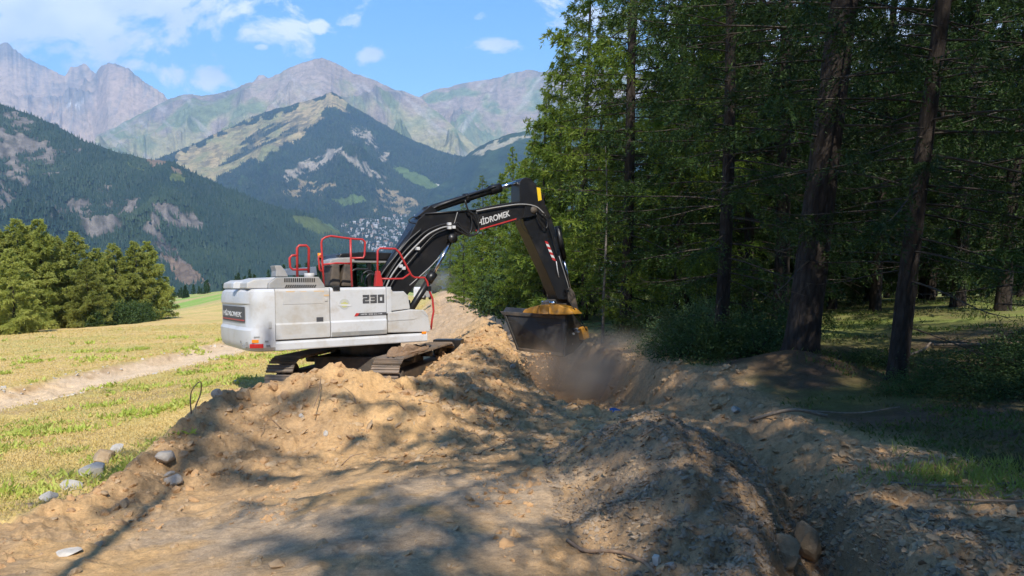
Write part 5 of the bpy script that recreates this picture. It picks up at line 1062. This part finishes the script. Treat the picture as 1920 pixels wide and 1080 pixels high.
# arm cylinder
ca = L(796, 396, 0); cb_ = L(936, 352, 0); cc_ = L(980, 340, 0)
ac = cylx('arm_cylinder', (ca[0], 0, ca[1]), (cb_[0], 0, cb_[1]), .095, M['black']); cylx('piston_rod', (cb_[0], 0, cb_[1]), (cc_[0], 0, cc_[1]), .055, M['chrome'], ac)
v = Vector((cb_[0] - ca[0], 0, cb_[1] - ca[1])).normalized(); cylx('gland', (cb_[0] - v.x * .3, 0, cb_[1] - v.z * .3), (cb_[0] + v.x * .02, 0, cb_[1] + v.z * .02), .12, M['black'], ac)
px_tube('oil_pipe', [(800, 397), (820, 387), (870, 369), (930, 350)], -.12, .018, M['rubber'], ac)
prism('cylinder_bracket', [L(*q, -.14) for q in ((782, 406), (797, 394), (808, 385), (818, 393), (820, 401))], -.14, .14, M['black'], .01, boom)
for q in ((874, 372),): a = L(*q, 0); cylx('pipe_clamp', (a[0] - .04, 0, a[1] - .015), (a[0] + .04, 0, a[1] + .015), .125, M['black'], ac)
# arm (stick)
ya2 = -.2
arm = prism('arm', [L(*q, ya2) for q in ((975, 341), (979, 335), (986, 332.5), (994, 334), (1003, 343), (1014, 356), (1018, 368), (1022, 382), (1031, 402), (1038, 421), (1045, 448), (1052, 478), (1060, 508), (1068, 545), (1068, 562), (1047, 562), (1038, 541), (1026, 512), (1012, 482), (996, 447), (984, 422), (980, 408), (975, 378), (974.5, 355))], ya2, .2, M['black'], .015)
prism('warning_plate', [L(*q, ya2) for q in ((1006, 351), (1013, 352.5), (1015.5, 375), (1009, 377))], ya2 - .006, ya2 + .01, M['sticker_yellow'], 0, arm)
bm = bmesh.new(); bm2 = bmesh.new(); A0 = (1021, 451.5); A1 = (1036, 487.5); W_ = 6.0
nS = 7
for i in range(nS):
    t0, t1 = i / nS, (i + 1) / nS; sk = .55 / nS * 1.6
    P0 = (A0[0] + (A1[0] - A0[0]) * t0, A0[1] + (A1[1] - A0[1]) * t0); P1 = (A0[0] + (A1[0] - A0[0]) * t1, A0[1] + (A1[1] - A0[1]) * t1)
    prism_bm(bm if i % 2 == 0 else bm2, [L(*q, ya2) for q in (P0, (P0[0] + W_, P0[1] + 2), (P1[0] + W_, P1[1] + 2), P1)], ya2 - .006, ya2 + .01)
bmobj('hazard_stripe', bm, M['red'], arm); bmobj('hazard_stripe', bm2, M['lettwhite'], arm)
pv = L(1000, 394, -.26); cylx('arm_pin', (pv[0], -.30, pv[1]), (pv[0], .30, pv[1]), .10, M['dirtysteel'], arm)
prism('boom_fork', [L(*q, -.27) for q in ((985, 384), (1002, 385), (1009, 392), (1006, 402), (994, 407), (980, 409))], -.285, -.2, M['black'], .01, boom)
# bucket cylinder on the front of the arm, links
bc = cylx('bucket_cylinder', (L(1042, 424, -.05)[0] + .05, -.05, L(1042, 424, -.05)[1]), (L(1055, 486, -.05)[0] + .03, -.05, L(1055, 486, -.05)[1]), .085, M['black'])
cylx('piston_rod', (L(1055, 486, -.05)[0] + .03, -.05, L(1055, 486, -.05)[1]), (L(1069, 540, -.05)[0], -.05, L(1069, 540, -.05)[1]), .045, M['chrome'], bc)
px_tube('hose', [(1048, 480), (1056, 505), (1064, 530), (1069, 552)], -.26, .010, M['mid'], bc); px_tube('hose', [(1043, 490), (1045, 505), (1048, 520)], -.24, .012, M['lettwhite'], bc)
px_tube('side_link_rod', [(1018, 500), (1023, 525), (1030, 571)], .30, .034, M['chrome'], arm)
px_tube('side_link_rod', [(1021, 520), (1024, 535)], .30, .048, M['ltgrey'], arm)
prism('bucket_link', [L(*q, -.24) for q in ((1062, 545), (1068, 538), (1076, 548), (1084, 580), (1078, 586), (1066, 566))], -.26, -.2, M['dirtysteel'], .01); prism('bucket_link', [L(*q, -.24) for q in ((1062, 545), (1068, 538), (1076, 548), (1084, 580), (1078, 586), (1066, 566))], .2, .26, M['dirtysteel'], .01)
prism('quick_coupler', [L(*q, -.2) for q in ((1030, 574), (1033, 566), (1045, 561), (1068, 559), (1074, 566), (1076, 578), (1040, 578))], -.1, .2, M['dirtysteel'], .02)
cylx('coupler_pin', (L(1040, 568, -.26)[0], -.26, L(1040, 568, -.26)[1]), (L(1040, 568, -.26)[0], .26, L(1040, 568, -.26)[1]), .05, M['chrome'])
# hoses and pipes along the boom
ho = empty('hydraulic_hoses'); ho.parent = EX
def hose(pts, c, r, m='rubber', n=30): return px_tube('hose', pts, c, r, M[m], ho, n)
hose([(716, 540), (728, 516), (752, 480), (775, 455), (800, 433), (830, 421), (845, 420)], -.31, .020); hose([(722, 543), (735, 515), (760, 482), (785, 456), (805, 438), (832, 426), (848, 427)], -.34, .018, 'grey')
hose([(706, 530), (722, 505), (742, 480), (765, 452), (790, 430)], -.29, .024); hose([(728, 545), (742, 520), (766, 493), (790, 465), (815, 440), (838, 430)], -.33, .018)
hose([(845, 420), (862, 427), (880, 440), (895, 436), (897, 415), (893, 398)], -.34, .022); hose([(848, 427), (865, 436), (882, 442), (898, 433), (890, 405), (878, 394), (872, 375)], -.36, .022); hose([(845, 423), (858, 418), (866, 428), (880, 437), (885, 420), (882, 398)], -.32, .016)
hose([(893, 396), (930, 389), (975, 383), (1004, 387), (1020, 400)], -.30, .016, 'grey'); hose([(893, 393), (930, 385), (975, 379), (1003, 383)], -.15, .018)
hose([(1005, 400), (1015, 420), (1024, 428), (1026, 415), (1016, 402)], -.30, .018); hose([(1022, 403), (1034, 440), (1044, 478)], -.26, .018); hose([(974, 412), (982, 430), (998, 445)], -.26, .01)
hose([(703, 528), (700, 512), (690, 508), (680, 515), (678, 530)], -.45, .02); hose([(712, 533), (706, 518), (694, 514), (686, 522), (684, 534)], -.5, .02)
hose([(690, 505), (664, 506), (655, 520)], -.2, .026); hose([(858, 397), (850, 425)], -.26, .008, 'grey', 6); hose([(768, 411), (775, 407), (786, 410), (785, 418), (772, 418), (766, 414), (768, 411)], -.2, .012)
hose([(824, 482), (806, 501), (785, 520), (768, 535)], -.5, .010, 'grey', 10)
for q in ((843, 420), (851, 426), (784, 466), (752, 499), (757, 503), (843, 427)): 
    a = L(*q, -.38); box('hose_fitting', a[0] - .04, a[0] + .04, -.4, -.3, a[1] - .035, a[1] + .035, M['lettwhite'], .01, ho)
# thick pipe run on the upper face of the boom root
a = L(778, 432, -.1); b = L(716, 516, -.1); cylx('boom_pipe', (b[0], -.12, b[1]), (a[0], -.12, a[1]), .11, M['black'], boom)
box('swivel_block', .0, .5, -.36, .30, zb + .25, zb + .9, M['dirtysteel'], .03)
prism('boom_foot', [(.05, zb + .3), (.75, zb + .3), (.6, zb + 1.1), (.3, zb + 1.2), (.1, zb + 1.0)], -.34, -.28, M['dirtysteel'], .01); prism('boom_foot', [(.05, zb + .3), (.75, zb + .3), (.6, zb + 1.1), (.3, zb + 1.2), (.1, zb + 1.0)], .28, .34, M['dirtysteel'], .01)

# bucket: a black screening bucket with a yellow crossbeam
Bk = empty('screening_bucket'); Bk.parent = EX
def V3(px, py, Y): return LP(px, py, Y)
Ap, Bp, Cp_, Dp = V3(942, 585, 19.7), V3(1062, 593, 18.6), V3(1060, 668, 18.5), V3(970, 656, 19.5)
prof = [(1062, 593, 18.6, 0), (1068, 583, 18.75, 0), (1076, 590, 19.0, 0), (1094, 612, 19.5, .3), (1102, 630, 19.7, .55), (1088, 648, 19.4, .8), (1074, 662, 18.9, .95), (1060, 668, 18.5, 1)]
bm = bmesh.new(); r1, r2 = [], []
for (a, b, Y, t) in prof:
    p = V3(a, b, Y); q_ = p + (Ap - Bp) * (1 - t) + (Dp - Cp_) * t; r1.append(bm.verts.new(p)); r2.append(bm.verts.new(q_))
bm.faces.new(r1); bm.faces.new(r2[::-1])
for i in range(len(prof)): bm.faces.new((r1[i], r2[i], r2[(i + 1) % len(prof)], r1[(i + 1) % len(prof)]))
bmesh.ops.recalc_face_normals(bm, faces=bm.faces[:]); bev(bm, .02); bmobj('bucket_shell', bm, M['bucketblack'], Bk)
fn = (Dp - Ap).cross(Bp - Ap).normalized(); 
if fn.dot(exi @ Vector((0, 0, 0)) - Ap) < 0: fn = -fn
def plate(name, pts, mat, t=.03, parent=Bk, r=.006):
    bm = bmesh.new(); P = [Ap + (Bp - Ap) * u + (Dp - Ap + ((Cp_ - Bp) - (Dp - Ap)) * u) * v_ for u, v_ in pts]
    a = [bm.verts.new(p + fn * t) for p in P]; b = [bm.verts.new(p - fn * .01) for p in P]; n_ = len(P); bm.faces.new(a); bm.faces.new(b[::-1])
    for i in range(n_): bm.faces.new((a[i], b[i], b[(i + 1) % n_], a[(i + 1) % n_]))
    bmesh.ops.recalc_face_normals(bm, faces=bm.faces[:]); bev(bm, r, 1); return bmobj(name, bm, mat, parent)
plate('cutting_edge', [(-.02, -.02), (1.0, -.02), (1.0, .07), (.0, .07)], M['dirtysteel'], .05)
plate('weld_rib', [(.02, .25), (.98, .22), (.98, .235), (.02, .265)], M['dirtysteel'], .02); plate('wear_plate', [(.0, .93), (1.0, .93), (1.0, 1.01), (.0, 1.01)], M['dirtysteel'], .03)
for u in (.03, .97): plate('corner_gusset', [(u - .02, 0), (u + .02, 0), (u + .02, 1), (u - .02, 1)], M['bucketblack'], .04)
# yellow beam
bm = bmesh.new(); yp = [(979, 586), (984, 580), (998, 575), (1018, 571), (1046, 572), (1066, 579), (1078, 589), (1060, 590), (1020, 589)]
f_ = [bm.verts.new(V3(a, b, 18.75 - (a - 979) / 100 * .45)) for a, b in yp]; g_ = [bm.verts.new(V3(a, b, 18.75 - (a - 979) / 100 * .45) + Vector((.35, .12, 0))) for a, b in yp]
bm.faces.new(f_); bm.faces.new(g_[::-1]); n_ = len(yp)
for i in range(n_): bm.faces.new((f_[i], g_[i], g_[(i + 1) % n_], f_[(i + 1) % n_]))
bmesh.ops.recalc_face_normals(bm, faces=bm.faces[:]); bev(bm, .012); bmobj('crossbeam', bm, M['yellow'], Bk)
for q in (1012, 1032): 
    bm = bmesh.new(); p = V3(q, 572, 18.7 - (q - 979) / 100 * .45); p2 = V3(q, 588, 18.7 - (q - 979) / 100 * .45); vs_ = [p, p2, p2 + Vector((-.06, -.02, 0)), p + Vector((-.03, -.01, 0))]
    boxbm(bm, p.x - .05, p.x, p.y - .02, p.y + .01, p2.z, p.z - .02); bmobj('beam_rib', bm, M['yellow'], Bk)
p = V3(1093, 624, 19.3); box('motor_cover', p.x - .12, p.x + .1, p.y - .12, p.y + .08, p.z - .17, p.z + .16, M['yellow'], .02, Bk, Matrix.Translation(p) @ Matrix.Rotation(R(-14), 4, 'Y') @ Matrix.Translation(-p))
for q in ((1080, 617), (1074, 626), (1083, 622), (1067, 612), (1070, 645)): p = V3(*q, 18.95); cylx('bolt', (p.x, p.y - .06, p.z), (p.x, p.y + .1, p.z), .03, M['ltgrey'], Bk, 8)
px_tube('hose', [(1075, 576), (1082, 590), (1092, 606), (1100, 620)], -.55, .015, M['rubber'], Bk, 12)

# undercarriage: turned away from the upper body
UC = empty('undercarriage'); UC.parent = EX; UC.location = (.34, -.24, 0); UC.rotation_euler = (0, 0, R(90 - 11) - HD)
def track(yc):
    hl, rad, zc = 1.60, .44, .47; tk = []
    per = 2 * (2 * hl) + 2 * math.pi * rad; ns = 44
    bm = bmesh.new()
    for i in range(ns):
        s = per * i / ns
        if s < 2 * hl: x, z, an = -hl + s, zc + rad, 0
        elif s < 2 * hl + math.pi * rad: a = (s - 2 * hl) / rad; x, z, an = hl + rad * math.sin(a), zc + rad * math.cos(a), a
        elif s < 4 * hl + math.pi * rad: x, z, an = hl - (s - 2 * hl - math.pi * rad), zc - rad, math.pi
        else: a = (s - 4 * hl - math.pi * rad) / rad; x, z, an = -hl - rad * math.sin(a), zc - rad * math.cos(a), math.pi + a
        M4 = Matrix.Translation((x, yc, z)) @ Matrix.Rotation(an, 4, 'Y')
        boxbm(bm, -.085, .085, -.28, .28, -.012, .012, M4)
        for gxx in (-.07, 0, .06): boxbm(bm, gxx - .008, gxx + .008, -.28, .28, .012, .035, M4)
        boxbm(bm, -.07, .07, -.08, -.03, -.07, -.012, M4); boxbm(bm, -.07, .07, .03, .08, -.07, -.012, M4)
    ch = bmobj('track_chain', bm, M['steel'], UC)
    bm = bmesh.new(); boxbm(bm, -1.45, 1.45, -.16, .16, .25, .62); bev(bm, .03)
    for v in bm.verts: v.co.y += yc
    bmobj('track_frame', bm, M['dirtysteel'], UC)
    for nm, xx in (('sprocket', hl), ('idler_wheel', -hl)):
        k = 26; poly = []
        for i in range(k * 2): r_ = .37 if (i % 2 == 0 or nm != 'sprocket') else .31; poly.append((xx + r_ * math.cos(math.pi * i / k), zc + r_ * math.sin(math.pi * i / k)))
        wv = prism(nm, poly, yc - .05, yc + .05, M['dirtysteel'], 0, UC); cylx('hub', (xx, yc - .2, zc), (xx, yc + .2, zc), .20, M['dirtysteel'], wv)
    for i in range(7): xx = -1.2 + i * .4; cylx('track_roller', (xx, yc - .18, .13), (xx, yc + .18, .13), .09, M['dirtysteel'], UC, 14)
    for xx in (-.6, .6): cylx('carrier_roller', (xx, yc - .12, .78), (xx, yc + .12, .78), .07, M['dirtysteel'], UC, 14)
track(-1.08); track(1.08)
box('car_body', -.8, .8, -.95, .95, .42, .85, M['dirtysteel'], .05, UC); cylx('slew_ring', (0, 0, .82), (0, 0, zb + .06), .65, M['dirtysteel'], UC, 32)
box('step_plate', 1.9, 2.22, -1.52, -.82, .62, .98, M['black'], .02, UC)
# soil heaped on the near track
bm = bmesh.new(); bmesh.ops.create_icosphere(bm, subdivisions=4, radius=1)
for v in bm.verts:
    nz_ = float(fbm(np.array([v.co.x * 2.4 + 3]), np.array([v.co.y * 2.4]), 4, 7)[0]); v.co = Vector((v.co.x * .95 * (1 + .3 * nz_) - .75, v.co.y * .27 * (1 + .4 * nz_) - 1.12, max(v.co.z, -.2) * .11 * (1 + 1.8 * nz_) + .95))
bmobj('soil_on_track', bm, simple('dry_soil', (.30, .19, .11), (.22, .14, .085), .95, scale=14, bump=.8), UC)

# distant white vehicle behind the boom foot
o = empty('white_van'); o.matrix_world = Matrix.Translation(pxw(793, 545, 58)) @ Matrix.Rotation(-PHI, 4, 'X') @ Matrix.Rotation(R(75), 4, 'Z')
tag(o, 'small white vehicle parked far down the dirt track behind the lift cylinder', 'vehicle')
prism('body', [(-1.6, -.9), (1.6, -.9), (1.6, -.2), (1.0, -.05), (.7, .45), (-1.4, .5), (-1.6, .2)], -.7, .7, M['white'], .06, o); 
o.scale = (.6, .6, .6)
prism('window', [(-1.2, .02), (.6, .02), (.5, .36), (-1.2, .38)], -.71, -.69, M['black'], 0, o)
for xx in (-1.0, 1.0): wh = cylx('wheel', (xx, -.72, -.9), (xx, -.5, -.9), .3, M['rubber'], o); cylx('wheel', (xx, .5, -.9), (xx, .72, -.9), .3, M['rubber'], o)

# ------------------------------------------------------------------ dust and haze
def dust(name, loc, scl, dens_, label, colr=(.98, .83, .64), rot=0, nsc=1.6):
    m = bpy.data.materials.new(name); m.use_nodes = True; t = m.node_tree; t.nodes.clear(); o_ = t.nodes.new('ShaderNodeOutputMaterial'); pv_ = t.nodes.new('ShaderNodeVolumePrincipled')
    pv_.inputs['Color'].default_value = (*colr, 1); pv_.inputs['Anisotropy'].default_value = .2
    tc = t.nodes.new('ShaderNodeTexCoord'); ln_ = t.nodes.new('ShaderNodeVectorMath'); ln_.operation = 'LENGTH'; t.links.new(tc.outputs['Object'], ln_.inputs[0])
    mr = t.nodes.new('ShaderNodeMapRange'); mr.interpolation_type = 'SMOOTHSTEP'; t.links.new(ln_.outputs['Value'], mr.inputs[0]); mr.inputs[1].default_value = .15; mr.inputs[2].default_value = .97; mr.inputs[3].default_value = 1; mr.inputs[4].default_value = 0
    ns_ = t.nodes.new('ShaderNodeTexNoise'); ns_.inputs['Scale'].default_value = nsc; ns_.inputs['Detail'].default_value = 3; t.links.new(tc.outputs['Object'], ns_.inputs['Vector'])
    m2 = t.nodes.new('ShaderNodeMapRange'); t.links.new(ns_.outputs['Fac'], m2.inputs[0]); m2.inputs[1].default_value = .36; m2.inputs[2].default_value = .66; m2.inputs[3].default_value = .1; m2.inputs[4].default_value = 1
    mu = t.nodes.new('ShaderNodeMath'); mu.operation = 'MULTIPLY'; t.links.new(mr.outputs[0], mu.inputs[0]); t.links.new(m2.outputs[0], mu.inputs[1]); mu2 = t.nodes.new('ShaderNodeMath'); mu2.operation = 'MULTIPLY'; t.links.new(mu.outputs[0], mu2.inputs[0]); mu2.inputs[1].default_value = dens_
    t.links.new(mu2.outputs[0], pv_.inputs['Density']); t.links.new(pv_.outputs[0], o_.inputs['Volume'])
    bm = bmesh.new(); bmesh.ops.create_icosphere(bm, subdivisions=3, radius=1); me = bpy.data.meshes.new(name); bm.to_mesh(me); bm.free(); me.materials.append(m)
    o = nobj(name, me); o.location = loc; o.scale = scl; o.rotation_euler = (-PHI, 0, rot); return tag(o, label, 'dust', kind='stuff')
dust('dust', pxw(1075, 762, 18.3), (1.7, 1.9, 1.1), 1.5, 'dense brown dust pouring from the bucket into the trench')
rgc = np.random.default_rng(55); nfc = 700; tz = rgc.random(nfc); pyc = 662 + 85 * tz ** 1.2; pxc = 1018 + rgc.normal(0, 1, nfc) * (17 + 10 * tz); Yc = 18.9 + rgc.normal(0, .3, nfc)
pc = np.stack([(pxc - 960) / F * Yc, Yc, (540 - pyc) / F * Yc], 1); pebbles('falling_soil', np.stack([pc[:, 0], pc[:, 1] * CP + pc[:, 2] * SP, -pc[:, 1] * SP + pc[:, 2] * CP], 1), .008 + .04 * rgc.random(nfc) ** 3, M['soil'], 'soil crumbs falling out of the bucket into the trench', 'soil', 56, .8)
dust('dust', pxw(1030, 690, 18.9), (.72, .6, .85), 8, 'dark curtain of soil falling under the bucket', (.80, .60, .42))
dust('dust', pxw(1200, 690, 17.4), (3.6, 2.8, 1.2), 1.5, 'thin dust drifting right towards the shrubs', (.98, .86, .70))
dust('dust', pxw(815, 528, 62), (3.2, 3, 1.6), .30, 'pale dust hanging over the far end of the dirt track', (.6, .55, .5))

hz = bpy.data.materials.new('haze'); hz.use_nodes = True; t = hz.node_tree; t.nodes.clear(); o_ = t.nodes.new('ShaderNodeOutputMaterial'); pv_ = t.nodes.new('ShaderNodeVolumePrincipled')
pv_.inputs['Color'].default_value = (.40, .64, .97, 1); pv_.inputs['Density'].default_value = 6.5e-5; pv_.inputs['Anisotropy'].default_value = 0.0; t.links.new(pv_.outputs[0], o_.inputs['Volume'])
bm = bmesh.new(); boxbm(bm, -17000, 17000, -17000, 17000, -1501, 3100); me = bpy.data.meshes.new('haze'); bm.to_mesh(me); bm.free(); me.materials.append(hz)
tag(nobj('haze', me), 'thin blue summer haze over the valley and mountains', 'haze', kind='stuff')
